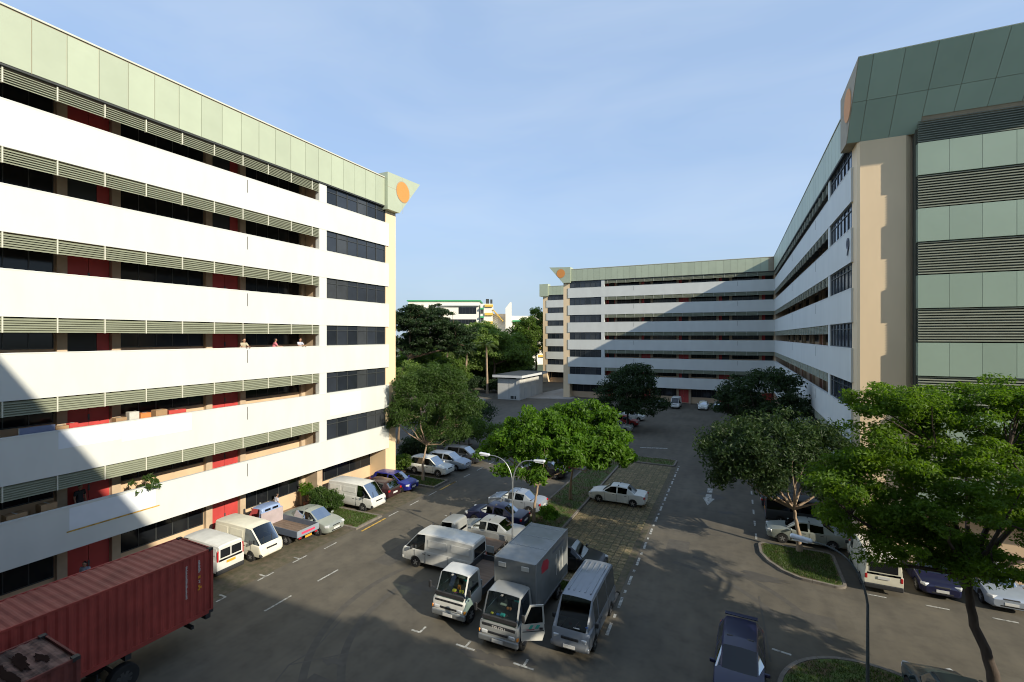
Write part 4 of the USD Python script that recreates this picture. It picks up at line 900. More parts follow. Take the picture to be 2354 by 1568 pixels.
put('chassis', cat([box(-6.0, 6.0, y - .07, y + .07, 1.02, 1.36) for y in (-.5, .5)] + [box(x - .1, x + .1, -1.2, 1.2, 1.16, 1.37) for x in (-5.9, -3, 0, 3, 5.9)]), M['trim'], TR)
put('bumper_bar', box(5.3, 5.42, -1.05, 1.05, .95, 1.06), M['trim'], TR)
for x in (2.9, 1.62):
    for s in (-1, 1): wheel(TR, x, s * 1.16, .5, .3, spokes=8, rim='rim_dark')
for x in (2.9, 1.62): put('axle', cyl_y(.08, -1, 1, (x, .5), 8), M['trim'], TR)
for s in (-1, 1): put('landing_leg', cat([box(-3.1, -2.95, s * .9 - .07, s * .9 + .07, .05, 1.1), box(-3.2, -2.85, s * .9 - .12, s * .9 + .12, 0, .05)]), M['trim'], TR)
put('side_guard', cat([tube([(-2.5, -1.1, .62), (2.2, -1.1, .62)], .03, 6), tube([(-2.5, -1.1, .92), (2.2, -1.1, .92)], .03, 6)] + [tube([(x, -1.1, .62), (x, -1.1, 1.15)], .03, 6) for x in (-2.4, -.8, .8, 2.1)]), M['trim'], TR)
R2 = thing('shipping_container', 'dark red container with a torn rusty roof at the bottom left corner', 'container', (-18.45, 4.05, 0), 88.6)
container(R2, 6.06, 2.3, 2.6, 1.30, 'rust_red', 'rust')
for k, (x, y, rx, ry) in enumerate([(2.1, .1, .13, .55), (1.72, -.2, .12, .75), (1.3, .15, .14, .7), (.9, -.1, .13, .8), (2.5, -.35, .1, .35), (.5, .2, .12, .6)]):
    v, f = flat(blob(x, y, rx, ry, 60 + k, amp=.4), 3.906); put('roof_hole', (v, f), M['hole'], R2)
TR2 = thing('container_trailer', 'dark trailer under the torn rusty container', 'trailer', (-18.45, 4.05, 0), 88.6)
put('chassis', cat([box(-3.0, 3.0, y - .07, y + .07, .98, 1.29) for y in (-.5, .5)]), M['trim'], TR2)
for x in (1.2, 2.3):
    for s in (-1, 1): wheel(TR2, x, s * 1.1, .48, .28, spokes=8, rim='rim_dark')

# ------------------------------------------------------------------ trees
def crown_mesh(seed, ells, n, size, ncl, clump, flat=0.6, aspect=0.42, up=0.5, inner=0.45, gap=0.36, droop=0.25, zmin=-99, bias=0.0):
    r = np.random.default_rng(seed); w = np.array([e[3] * e[4] * e[5] for e in ells]) ** 0.67; w /= w.sum(); cs = []
    while len(cs) < ncl:
        e = ells[r.choice(len(ells), p=w)]; d = r.normal(size=3); d /= np.linalg.norm(d)
        if d[2] < -0.55: continue
        p = np.array(e[:3]) + d * np.array(e[3:6]) * (inner + (1 - inner) * r.random() ** 0.6)
        if p[2] < zmin: continue
        if meshkit.noise(p[None] * (0.55 / max(clump, .3)), seed)[0] < gap: continue
        cs.append(np.r_[p, r.uniform(0.65, 1.25) * clump])
    cs = np.array(cs); k = r.integers(0, ncl, n); o = r.normal(size=(n, 3)); o /= np.linalg.norm(o, axis=1, keepdims=True)
    rad = r.random(n) ** 0.45; off = o * rad[:, None] * cs[k, 3:4] * [1, 1, flat]
    p = cs[k, :3] + off
    nr = o * 0.55 + r.normal(size=(n, 3)) * 0.5; nr[:, 2] += up; nr /= np.linalg.norm(nr, axis=1, keepdims=True)
    t = np.cross(nr, r.normal(size=(n, 3))); t /= np.linalg.norm(t, axis=1, keepdims=True) + 1e-9; t[:, 2] -= droop; t /= np.linalg.norm(t, axis=1, keepdims=True)
    b = np.cross(nr, t); s = size * r.uniform(0.45, 1.5, n)[:, None]
    v = np.stack([p - t * s * .5, p + b * s * aspect * .5 + nr * s * .06, p + t * s * .5 - nr * s * .1, p - b * s * aspect * .5 + nr * s * .06], 1).reshape(-1, 3)
    i = np.arange(n) * 4
    return (v, np.vstack([np.c_[i, i + 1, i + 2], np.c_[i, i + 2, i + 3]])), cs, r

def tree(name, label, base, trunk, ells, leaf, bark, n, size, ncl, clump, seed, r0=0.16, limbs=9, twigs=18, group=None, cat_='tree', **kw):
    (v, f), cs, r = crown_mesh(seed, ells, n, size, ncl, clump, **kw)
    b = np.array([*base, 0.0]); t = thing(name, label, cat_, b, 0, group)
    tp = np.array([b] + [np.array(q, float) for q in trunk]); tp[0, 2] = -0.05
    parts = []
    xs = np.linspace(0, 1, len(tp)); rr = r0 * (1 - 0.45 * xs); rr[0] *= 1.35
    fine = np.linspace(0, 1, 4 * len(tp)); wob = np.c_[[np.interp(fine, xs, tp[:, k]) for k in range(3)]].T
    wob[1:-1, :2] += r.normal(0, r0 * 0.12, (len(wob) - 2, 2))
    parts.append(tube(wob - b, np.interp(fine, xs, rr), 9))
    fork = tp[-1]; targets = []; pool = list(cs[:, :3])
    cur = pool[0]; 
    for _ in range(limbs):
        d = [min([np.linalg.norm(q - x) for x in targets] + [99]) for q in pool] if targets else [np.linalg.norm(q - fork) for q in pool]
        targets.append(pool[int(np.argmax(d))])
    nodes = []
    for q in targets:
        q = fork + (q - fork) * 0.9; m = fork * 0.5 + q * 0.5 + np.r_[(q - fork)[:2] * 0.06, -abs(q[2] - fork[2]) * 0.06 - 0.05] + r.normal(0, 0.12, 3)
        pts = np.array([fork, fork * .7 + m * .3, m, m * .5 + q * .5 + r.normal(0, .08, 3), q]); parts.append(tube(pts - b, np.array([.6, .5, .36, .24, .08]) * r0, 6)); nodes += [m, pts[3]]
    nodes = np.array(nodes) if nodes else np.array([fork])
    for q in cs[r.permutation(len(cs))[:twigs], :3]:
        a = nodes[np.argmin(np.linalg.norm(nodes - q, axis=1))]; m = (a + q) / 2 + r.normal(0, .1, 3); parts.append(tube(np.array([a, m, q]) - b, np.array([.2, .13, .04]) * r0, 5))
    put('trunk', cat(parts), M[bark], t, 50)
    put('crown', (v - b, f), M[leaf], t)
    return t

yard = 'trees in the yard'
# forked olive tree on the curved verge
tree('tree', 'olive green bushy tree with a pale forked trunk on the curved verge', (3.55, 33.5), [(3.5, 33.5, 1.2), (3.26, 33.6, 2.6)],
     [(2.1, 33.4, 5.8, 3.3, 3.0, 2.1), (.1, 32.9, 5.9, 2.4, 2.2, 1.9), (4.6, 34.3, 5.8, 2.3, 2.2, 2.1), (2.4, 34.2, 7.0, 2.7, 2.3, 1.4), (.8, 32.6, 4.6, 2.3, 1.9, 1.3), (3.4, 33.0, 4.4, 2.4, 2.0, 1.2)],
     'leaf_olive', 'bark_pale', 40000, .21, 420, .62, 21, r0=.15, limbs=11, twigs=40, group=yard, gap=.30, flat=.9, droop=-.15, up=.3)
# bright feathery tree in the right foreground
tree('tree', 'tall yellow green feathery tree with a dark leaning trunk at the right edge', (8.45, 22.0), [(8.05, 22.15, 1.8), (7.62, 22.4, 3.5), (7.66, 22.65, 4.5)],
     [(5.7, 23.1, 10.5, 1.6, 1.6, 1.1), (8.9, 24.5, 10.4, 2.0, 1.8, 1.3), (7.2, 23.8, 9.6, 1.7, 1.7, 1.0), (4.9, 22.8, 9.2, 1.2, 1.3, .7), (5.1, 22.3, 8.2, 1.5, 1.6, 1.0), (7.6, 23.4, 8.0, 2.2, 2.0, 1.4), (4.5, 22.5, 6.9, 1.3, 1.4, .9), (9.5, 23.9, 6.4, 1.8, 1.7, 1.1), (6.2, 22.1, 6.0, 1.6, 1.5, .9), (10.3, 25.5, 8.4, 1.9, 1.9, 1.3), (6.8, 21.7, 7.1, 1.6, 1.4, 1.0), (5.3, 23.5, 5.9, 1.2, 1.4, .7), (8.4, 22.9, 5.0, 1.4, 1.4, .7), (7.3, 22.6, 4.9, 1.3, 1.3, .6), (6.9, 23.0, 5.4, 1.8, 1.6, .8), (5.2, 22.4, 5.0, 1.0, 1.1, .5), (11.6, 25.6, 9.9, 1.8, 1.8, 1.1), (11.4, 25.0, 6.8, 1.8, 1.8, 1.2), (4.2, 22.4, 8.2, .8, 1.0, .5), (3.6, 21.9, 7.5, 1.1, 1.2, .7), (3.5, 21.8, 6.2, .9, 1.0, .5), (6.0, 21.9, 4.8, 1.2, 1.2, .5), (4.4, 22.2, 5.4, .9, 1.0, .4)],
     'leaf_front', 'bark_dark', 100000, .15, 640, .56, 22, r0=.19, limbs=13, twigs=70, group=yard, gap=.38, flat=.45, aspect=.42, up=.4, inner=.15, droop=.12)
# bright green trees in the middle
tree('tree', 'bright green broad leaved tree with two thin pale trunks behind the box truck', (-12.9, 30.9), [(-12.9, 31.0, 1.2), (-12.7, 31.2, 2.6)],
     [(-14.2, 32.0, 5.2, 2.6, 2.4, 1.9), (-12.0, 31.6, 5.5, 2.7, 2.5, 2.0), (-15.6, 32.4, 4.7, 1.8, 1.8, 1.3), (-13.0, 32.2, 6.5, 2.2, 2.2, 1.3), (-10.8, 32.4, 4.9, 1.8, 1.9, 1.5), (-16.4, 31.6, 4.6, 1.5, 1.6, 1.1), (-13.6, 30.4, 4.0, 2.0, 1.2, .9)],
     'leaf_bright', 'bark_pale', 19000, .30, 150, .72, 23, r0=.12, limbs=9, twigs=26, group=yard, gap=.40, flat=.7, aspect=.5, up=.25, inner=.62)
tree('tree', 'bright green broad leaved tree at the right end of the clump by the paved bays', (-12.0, 36.3), [(-11.9, 36.2, 1.4), (-11.6, 35.8, 2.8)],
     [(-10.6, 34.6, 5.4, 2.7, 2.4, 2.0), (-8.7, 34.4, 5.2, 2.0, 2.0, 1.7), (-10.4, 35.2, 6.8, 2.2, 2.1, 1.3), (-12.3, 35.2, 6.2, 2.2, 2.1, 1.7), (-7.9, 34.2, 4.3, 1.3, 1.4, 1.0), (-9.6, 33.2, 3.9, 1.8, 1.3, .8)],
     'leaf_bright', 'bark_pale', 18000, .30, 140, .72, 24, r0=.12, limbs=9, twigs=26, group=yard, gap=.40, flat=.7, aspect=.5, up=.25, inner=.62)
# feathery tree at the end of the left block
tree('tree', 'slender feathery tree with a pinkish trunk in front of the white off-roader', (-25.6, 35.3), [(-25.7, 35.3, 1.6), (-25.45, 35.6, 3.3)],
     [(-25.4, 35.7, 6.6, 3.0, 2.5, 2.6), (-27.3, 34.5, 5.9, 1.9, 1.7, 1.8), (-25.6, 36.5, 9.4, 2.4, 2.1, 2.0), (-22.9, 37.4, 6.6, 2.2, 1.9, 1.8), (-24.1, 36.4, 4.6, 2.4, 1.9, 1.3), (-26.8, 34.9, 8.4, 1.6, 1.5, 1.4), (-23.8, 37.2, 8.6, 1.7, 1.6, 1.4)],
     'leaf_feather', 'bark_pale', 52000, .19, 380, .66, 25, r0=.12, limbs=11, twigs=60, group=yard, gap=.33, flat=.75, up=.4, inner=.3)
tree('tree', 'dark round tree left of the road before the far wing', (-13.9, 68.0), [(-13.9, 68, 1.6), (-13.8, 68, 2.8)],
     [(-13.9, 68.0, 5.2, 3.9, 3.6, 2.8), (-12.7, 67.8, 7.3, 2.5, 2.4, 2.2), (-15.8, 67.5, 4.6, 2.7, 2.7, 2.2), (-11.0, 69.0, 3.5, 2.6, 2.6, 1.9), (-12.5, 66.4, 3.2, 2.8, 2.2, 1.6)],
     'leaf_dark', 'bark_dark', 15000, .36, 190, .95, 26, r0=.2, limbs=8, twigs=14, group=yard, gap=.26)
tree('tree', 'dark shaded tree close to the right wing beyond the olive green tree', (2.9, 52.0), [(2.8, 52, 2.0), (2.6, 52, 3.6)],
     [(2.2, 52.0, 7.6, 3.8, 3.4, 2.0), (.6, 51.6, 6.6, 2.6, 2.5, 1.7), (3.6, 52.4, 8.6, 2.2, 2.2, 1.4), (2.2, 51.6, 5.4, 3.3, 2.8, 1.5), (5.0, 51.8, 6.4, 1.3, 2.2, 1.6)],
     'leaf_dark', 'bark_dark', 16000, .30, 190, .85, 27, r0=.2, limbs=9, twigs=14, group=yard, gap=.28)
# trees beyond the right edge of the picture, whose shade falls across the yard
for i, (x, y, h, rx, lab) in enumerate([(13.2, 19.0, 11.0, 3.6, 'feathery tree beyond the right edge, level with the round verge'), (15.0, 13.8, 17.0, 3.8, 'tallest feathery tree beyond the right edge of the picture'), (12.0, 7.6, 14.0, 2.6, 'slim tall tree beyond the right edge beside the viewer')]):
    tree('tree', lab, (x, y), [(x, y, h * .25), (x + .2, y, h * .42)], [(x, y, h * .68, rx, rx, h * .16), (x - rx * .35, y + .5, h * .84, rx * .7, rx * .7, h * .14), (x + rx * .3, y - .5, h * .55, rx * .8, rx * .8, h * .1)], 'leaf_front', 'bark_dark', 36000, .26, 280, .68, 170 + i, r0=.17, limbs=9, twigs=20, group=yard, gap=.36, flat=.4, inner=.2)
# behind
bg = 'trees behind the yard'
tree('tree', 'wide flat topped dark tree with a slanting limb beside the left block', (-62.0, 74.0), [(-60, 74.3, 5), (-57.5, 75, 9.0)],
     [(-51.5, 79.0, 11.2, 6.0, 4.0, 2.4), (-58.0, 75.5, 10.6, 4.5, 4.0, 2.0), (-55.5, 77.0, 15.4, 7.5, 6.0, 2.6), (-50.5, 79.5, 13.6, 5.0, 4.6, 1.9), (-60.5, 75.0, 16.4, 5.5, 5.0, 2.2), (-54.0, 76.0, 18.0, 5.2, 4.6, 1.5), (-57.0, 75.0, 12.6, 4.0, 4.0, 1.4)],
     'leaf_dark', 'bark', 52000, .45, 520, 1.15, 31, r0=.5, limbs=6, twigs=50, group=bg, gap=.34, flat=.4, inner=.3, up=.8)
tree('tree', 'mid green tree behind the left palm', (-64.0, 108.5), [(-64, 108.5, 4), (-63.6, 108.3, 6)],
     [(-64.0, 108.0, 11.0, 6.5, 5.5, 5.0), (-60.0, 108.5, 13.0, 4.5, 4.5, 4.0), (-67.0, 107, 8.5, 4.5, 4, 3.5), (-62, 106, 6.5, 5.5, 4, 3.5)], 'leaf_back', 'bark', 30000, .6, 260, 1.45, 32, r0=.35, limbs=8, twigs=12, group=bg, gap=.25, inner=.55)
tree('tree', 'rounded green tree behind the right palm', (-55.0, 106.0), [(-55, 106, 4), (-55, 106, 6)],
     [(-55.0, 106.0, 10.0, 5.5, 5.0, 4.6), (-57.5, 105.0, 12.2, 4.0, 4.0, 3.2), (-52.5, 107.5, 8.6, 4.2, 4, 3.5)], 'leaf_back', 'bark', 26000, .6, 220, 1.4, 33, r0=.33, limbs=8, twigs=12, group=bg, gap=.25, inner=.55)
tree('tree', 'dark green tree behind the small flat roofed hut', (-55.5, 123.0), [(-55.5, 123, 4), (-55.5, 123, 6)],
     [(-55.5, 123.0, 11.0, 5.2, 5.0, 5.4), (-58.5, 121.5, 9.0, 4.2, 4.2, 4.5), (-53.5, 123.5, 15.0, 3.4, 3.4, 3.6), (-56.5, 119, 6, 6, 4, 4)], 'leaf_mid', 'bark', 28000, .6, 240, 1.5, 34, r0=.35, limbs=8, twigs=10, group=bg, gap=.25, inner=.55)
tree('tree', 'tall pointed dark tree close to the narrow rear block', (-57.0, 138.5), [(-57, 138.5, 6), (-57, 138.5, 10)],
     [(-57.0, 138.5, 12.0, 4.2, 4.2, 6.5), (-56.8, 138.5, 18.5, 2.9, 2.9, 4.2), (-60.0, 137.0, 10.0, 4.0, 4.0, 5.5), (-59.6, 137.4, 15.5, 2.4, 2.4, 3.4)], 'leaf_back', 'bark', 24000, .55, 220, 1.2, 35, r0=.35, limbs=8, twigs=10, group=bg, gap=.28, inner=.5, flat=.9, droop=-.2)
for i, (x, y, rx, h, lf, lab) in enumerate([(-63.5, 107.0, 5.5, 16.5, 'leaf_back', 'fresh green tree close behind the left palm'), (-53.5, 113.0, 4.6, 14.5, 'leaf_back', 'fresh green tree close behind the hut'), (-67.5, 95.0, 4.6, 12.5, 'leaf_back', 'fresh green tree between the flat topped tree and the palms'), (-72.0, 101.0, 6.5, 12.0, 'leaf_mid', 'dark broad tree behind the low dark tree'), (-70.0, 126.0, 8.0, 14.5, 'leaf_back', 'green tree in the back row left of the stair canopies'), (-62.5, 131.0, 7.0, 13.5, 'leaf_mid', 'dark tree in the back row below the white fin walls'), (-66.0, 112.5, 6.0, 8.0, 'leaf_mid', 'dark low tree filling the back row between the palms'), (-57.0, 113.5, 5.5, 7.5, 'leaf_back', 'green low tree filling the back row right of the palms'), (-80.0, 112.0, 8.0, 12.0, 'leaf_mid', 'dark tree behind the wide flat topped tree'), (-68.0, 88.5, 5.0, 8.5, 'leaf_mid', 'dark tree beside the left block under the slanting limb')]):
    tree('tree', lab, (x, y), [(x, y, h * .2), (x, y, h * .35)], [(x, y, h * .6, rx, rx * .85, h * .38), (x + rx * .5, y - 1, h * .45, rx * .7, rx * .6, h * .32), (x - rx * .5, y - 1, h * .4, rx * .7, rx * .6, h * .3)], lf, 'bark_dark', 20000, .65, 190, 1.45, 140 + i, r0=.3, limbs=6, twigs=8, group=bg, gap=.2, inner=.5)
tree('tree', 'low dark tree under the wide flat topped tree', (-59.5, 84.0), [(-59.5, 84, 2), (-59.5, 84, 3)],
     [(-59.0, 83.5, 6.0, 5.0, 4.6, 4.2), (-55.5, 86.5, 5.0, 4.0, 4.0, 3.4), (-63, 82, 5.5, 4, 4, 4)], 'leaf_mid', 'bark_dark', 26000, .5, 230, 1.3, 36, r0=.28, limbs=7, twigs=10, group=bg, gap=.25, inner=.5)
tree('tree', 'small bright green tree right beside the end of the left block', (-37.5, 46.5), [(-37.3, 46.5, 2.4), (-37.0, 46.6, 4.2)],
     [(-36.6, 46.8, 8.6, 2.1, 2.0, 1.7), (-36.4, 47.0, 6.4, 2.1, 2.0, 1.5)], 'leaf_back', 'bark', 6000, .28, 90, .7, 37, r0=.14, limbs=6, twigs=16, group=bg, gap=.4, inner=.3)
for i, (x, y, rx, h, lf, lab) in enumerate([(-30.2, 40.5, 1.7, 2.6, 'leaf_dark', 'dark shrub behind the white off-roader'), (-31.0, 45.0, 2.4, 3.4, 'leaf_dark', 'large dark shrub behind the silver blue car'), (-28.6, 48.5, 2.2, 3.6, 'leaf_mid', 'mid green shrub left of the bright green trees'),
                                      (-33.5, 51.0, 3.0, 4.4, 'leaf_dark', 'tall dark shrub below the feathery tree'), (-25.0, 50.5, 2.2, 3.0, 'leaf_mid', 'green shrub behind the dark grey car of the left row'), (-29.3, 37.2, 1.0, 1.5, 'leaf_mid', 'small shrub at the foot of the left block corner'), (-34.0, 58.5, 3.4, 4.0, 'leaf_dark', 'dark shrub behind the tall dark shrub'),
                                      (-51.0, 99.0, 2.6, 3.0, 'leaf_dark', 'dark shrub left of the small flat roofed hut'), (-56.0, 97.0, 3.2, 3.6, 'leaf_dark', 'dark shrub at the foot of the two palms'), (-62.0, 96.0, 3.4, 4.2, 'leaf_dark', 'dark shrub left of the left palm'), (-50, 112, 4, 5.2, 'leaf_dark', 'dark shrub behind the hut, by the rear block'), (-20.0, 48.5, 1.6, 1.6, 'leaf_mid', 'low shrub between the dark grey car and the long verge')]):
    tree('shrub', lab, (x, y), [(x, y, h * .25), (x, y, h * .35)], [(x, y, h * .52, rx, rx * .9, h * .46), (x + rx * .4, y - .3, h * .7, rx * .6, rx * .6, h * .3)], lf, 'bark_dark', 5200, .26 if y < 60 else .4, 80, .55 * rx ** .5, 50 + i, r0=.07, limbs=5, twigs=8, cat_='shrub', gap=.25, zmin=.15, inner=.5)
tree('shrub', 'spiky green bush on the grass verge beside the white van', (-27.4, 25.6), [(-27.4, 25.6, .3), (-27.4, 25.6, .5)], [(-27.3, 25.7, 1.0, 1.15, .95, .95), (-27.6, 25.4, 1.5, .7, .6, .6)], 'leaf_feather', 'bark_dark', 5200, .24, 90, .34, 71, r0=.05, limbs=6, twigs=20, cat_='shrub', gap=.3, aspect=.22, up=.2, droop=-.5, zmin=.2)
tree('tree', 'low leafy sapling at the fork of the pale trunks behind the box truck', (-11.6, 30.3), [(-11.6, 30.3, .4), (-11.6, 30.3, .7)], [(-11.6, 30.3, 1.1, .6, .55, .5)], 'leaf_bright', 'bark_pale', 900, .24, 20, .3, 72, r0=.03, limbs=4, twigs=6, gap=.2)

def palm(label, base, h, lean, seed, fr=3.4, n=18):
    r = np.random.default_rng(seed); b = np.array([*base, 0.0]); t = thing('palm_tree', label, 'palm tree', b, 0, 'palms before the trees behind the yard')
    top = np.array([lean[0], lean[1], h]); k = np.linspace(0, 1, 10)[:, None]; pts = np.hstack([k ** 1.5 * top[:2], k * h]); rad = np.interp(k[:, 0], [0, .06, .5, .85, 1], [.36, .27, .25, .19, .16])
    put('trunk', tube(pts, rad, 10), M['bark_pale'], t, 50)
    for i in range(n):
        a = i * 2 * PI / n + r.uniform(-.15, .15); e = r.uniform(-.2, 1.1); L = fr * r.uniform(.85, 1.1); s = np.linspace(0, 1, 12); d = np.array([math.cos(a), math.sin(a)])
        rr = L * s * math.cos(e * .8) * (1 - .12 * s); zz = L * (s * math.sin(e * .9) - .75 * s ** 2 * (1.0 - .35 * e)); sp = np.c_[np.outer(rr, d), zz] + top
        side = np.array([-d[1], d[0], 0]); vs, fs = [], []
        for j in range(1, 12):
            for q in (0, .5):
                p = sp[j - 1] * (1 - q) + sp[j] * q; w = fr * .24 * math.sin(min(1, (j + q) / 12 * 1.1 + .12) * PI) ** .6; tn = sp[j] - sp[j - 1]; tn /= np.linalg.norm(tn)
                for sg in (-1, 1):
                    o = len(vs); tip = p + side * sg * w + tn * w * .5 - np.array([0, 0, w * .45]); vs += [p - tn * .07, p + tn * .07, tip]; fs.append([o, o + 1, o + 2])
        rb = tube(sp, np.linspace(.035, .01, 12), 4); m = cat([(np.array(vs), np.array(fs)), rb]); put('frond', m, M['palm_leaf'], t)
palm('palm with a pale trunk left of the hut, the left one of the pair', (-57.3, 95.6), 10.6, (.4, .2), 81, 3.7)
palm('palm with a pale trunk nearest the hut', (-51.6, 95.8), 11.2, (-.3, .1), 82, 3.8)
palm('short palm partly hidden in the trees left of the other palms', (-61.0, 93.0), 10.2, (.2, .4), 83, 3.0)

# ------------------------------------------------------------------ street lamps
def curve(p0, p1, p2, n=10):
    s = np.linspace(0, 1, n)[:, None]; return (1 - s) ** 2 * np.array(p0) + 2 * s * (1 - s) * np.array(p1) + s ** 2 * np.array(p2)
def lamp(label, base, arms, m='steel', rise=4.4):
    t = thing('street_lamp', label, 'street lamp', (*base, 0), 0, None)
    put('pole', tube([(0, 0, 0), (0, 0, 1.2), (0, 0, 1.22), (0, 0, rise)], [.075, .075, .055, .042], 10), M[m], t, 40)
    put('base_door', box(-.03, .03, -.095, -.075, .5, .8), M['steel_dark'], t)
    for dx, dy, top in arms:
        d = np.array([dx, dy]) / math.hypot(dx, dy); e = (dx, dy, top)
        put('arm', tube(curve((0, 0, rise - .02), (dx * .12, dy * .12, top + .12), e, 14), np.linspace(.038, .028, 14), 8), M[m], t, 40)
        v, f = rbox(.72, .26, .15, .07); v = v.copy(); v[:, 1] *= 1 - .25 * (v[:, 0] < 0); v[:, 2] += v[:, 0] * .06
        h = put('lamp_head', (rotz(v, math.degrees(math.atan2(dy, dx))) + np.array(e) + np.array([d[0] * .3, d[1] * .3, .04]), f), M['lamp_shell'], t, 40)
        v, f = rbox(.5, .19, .05, .02); put('lens', (rotz(v, math.degrees(math.atan2(dy, dx))) + np.array(e) + np.array([d[0] * .32, d[1] * .32, -.045]), f), M['lens'], h, 40)
lamp('grey street lamp with two curved arms behind the box truck', (-12.02, 25.5), [(-1.6, -.0, 5.92), (1.42, .0, 5.9)], 'steel', 4.5)
lamp('dark grey street lamp with one curved arm on the round verge', (4.12, 19.9), [(-1.62, .4, 5.68)], 'steel_dark', 4.0)

# ------------------------------------------------------------------ people
def person(label, loc, head_deg, shirt, pose='stand', trousers='trousers', group=None):
    t = thing('person', label, 'person', loc, head_deg, group)
    def bones(bs, seg=12):
        out = None
        for a, b, ra, rb in bs:
            h = m3.Manifold.batch_hull([m3.Manifold.sphere(ra, seg).translate([float(q) for q in a]), m3.Manifold.sphere(rb, seg).translate([float(q) for q in b])]); out = h if out is None else out + h
        return out
    lean = 0.16 if pose == 'lean' else 0.0
    hipz, shz = .90, 1.40; sx = lean
    B, S, Tr = [], [], []
    for s in (-1, 1):
        hip = (0, s * .09, hipz); knee = (.03, s * .10, .48); ank = (-.02, s * .10, .08); toe = (.14, s * .12, .04); sh = (sx, s * .18, shz)
        if pose == 'lean': el = (sx + .16, s * .24, 1.18); wr = (sx + .38, s * .15, 1.17)
        elif pose == 'sit': knee = (.42, s * .11, .52); ank = (.45, s * .11, .1); toe = (.6, s * .12, .05); hip = (0, s * .09, .55); sh = (sx, s * .18, 1.05); el = (sx + .18, s * .22, .82); wr = (sx + .4, s * .14, .85)
        else: el = (sx + .0, s * .24, 1.12); wr = (sx + .08, s * .23, .86)
        B += [(hip, knee, .085, .058), (knee, ank, .055, .038), (ank, toe, .042, .035), (sh, el, .05, .04), (el, wr, .038, .028)]
        d = np.array(wr) - np.array(el); d /= np.linalg.norm(d); side = np.array([0, 1, 0]) if abs(d[1]) < .8 else np.array([1, 0, 0]); side = side - d * (side @ d); side /= np.linalg.norm(side)
        pm = np.array(wr) + d * .08; B.append((wr, pm, .026, .030))
        for i, (o, ln) in enumerate(((-.024, .065), (-.008, .078), (.008, .073), (.023, .058))):
            k0 = pm + side * o + d * .012; k1 = k0 + d * ln * .55; k2 = k1 + (d * .6 + np.array([0, 0, -.8])) * ln * .45; B += [(k0, k1, .0095, .009), (k1, k2, .009, .0075)]
        th0 = np.array(wr) + d * .03; B.append((th0 + side * -.02 * s, th0 + d * .045 - side * .05 * s, .012, .009))
        S += [(sh, np.array(sh) * .45 + np.array(el) * .55, .066, .06)]; Tr += [(hip, knee, .10, .075), (knee, ank, .075, .065)]
    dz = -.35 if pose == 'sit' else 0
    B += [((0, -.07, hipz + dz), (0, .07, hipz + dz), .11, .11), ((0, 0, hipz + dz), (sx * .6, 0, 1.15 + dz), .12, .125), ((sx, -.11, shz - .05 + dz), (sx, .11, shz - .05 + dz), .10, .10), ((sx * .6, 0, 1.15 + dz), (sx, 0, shz - .05 + dz), .125, .12), ((sx, 0, shz + dz), (sx + .03, 0, 1.52 + dz), .055, .052),
          ((sx + .035, 0, 1.60 + dz), (sx + .045, 0, 1.64 + dz), .082, .092), ((sx + .06, 0, 1.55 + dz), (sx + .045, 0, 1.60 + dz), .055, .07), ((sx + .13, 0, 1.595 + dz), (sx + .115, 0, 1.625 + dz), .014, .009)]
    for s in (-1, 1): B.append(((sx + .03, s * .088, 1.59 + dz), (sx + .03, s * .09, 1.62 + dz), .014, .016))
    put('body', man(bones(B)), M['skin'], t, 50)
    S += [((sx * .3, -.07, .95 + dz), (sx * .3, .07, .95 + dz), .125, .125), ((sx * .3, 0, .95 + dz), (sx, 0, shz - .06 + dz), .145, .14), ((sx, -.13, shz - .04 + dz), (sx, .13, shz - .04 + dz), .105, .105)]
    put('shirt', man(bones(S)), M[shirt], t, 50)
    Tr += [((0, -.07, hipz + dz), (0, .07, hipz + dz), .125, .125)]
    put('trousers', man(bones(Tr)), M[trousers], t, 50)
    hr = m3.Manifold.sphere(.102, 14).translate([sx + .02, 0, 1.645 + dz]) - m3.Manifold.cube([.2, .3, .16], True).translate([sx + .13, 0, 1.59 + dz])
    put('hair', man(hr), M['hair'], t, 50)
    for s in (-1, 1): put('eye', man(m3.Manifold.sphere(.011, 8).translate([sx + .122, s * .032, 1.625 + dz])), M['hair'], t)
    put('mouth', rbox(.012, .05, .010, .004, (sx + .118, 0, 1.557 + dz)), M['mark_red'], t)
    for s in (-1, 1): put('shoe', rbox(.27, .10, .09, .035, ((.48 if pose == 'sit' else .05) + .0, s * .11, .045)), M['hair'], t, 50)
    return t
P4 = TOPS[2] - 1.1
person('person in a beige shirt leaning on the parapet, leftmost of three on one floor', (-29.2, 20.4, P4), 0, 'shirt_beige', 'lean')
person('person in a pink top standing at the parapet between two others', (-29.15, 22.6, P4), 60, 'shirt_pink', 'lean')
person('person in a pale shirt leaning on the parapet, nearest the end windows', (-29.2, 24.8, P4), 0, 'shirt_pale', 'lean')
person('person in black standing in an open doorway low in the left block', (-30.0, 12.25, TOPS[0] - 1.1), 10, 'shirt_black')
person('person in a pale shirt walking behind the blue pickup', (-29.9, 23.5, .13), 80, 'shirt_pale')
person('person in grey by the red doors behind the long container', (-29.6, 12.3, .13), -60, 'shirt_grey')

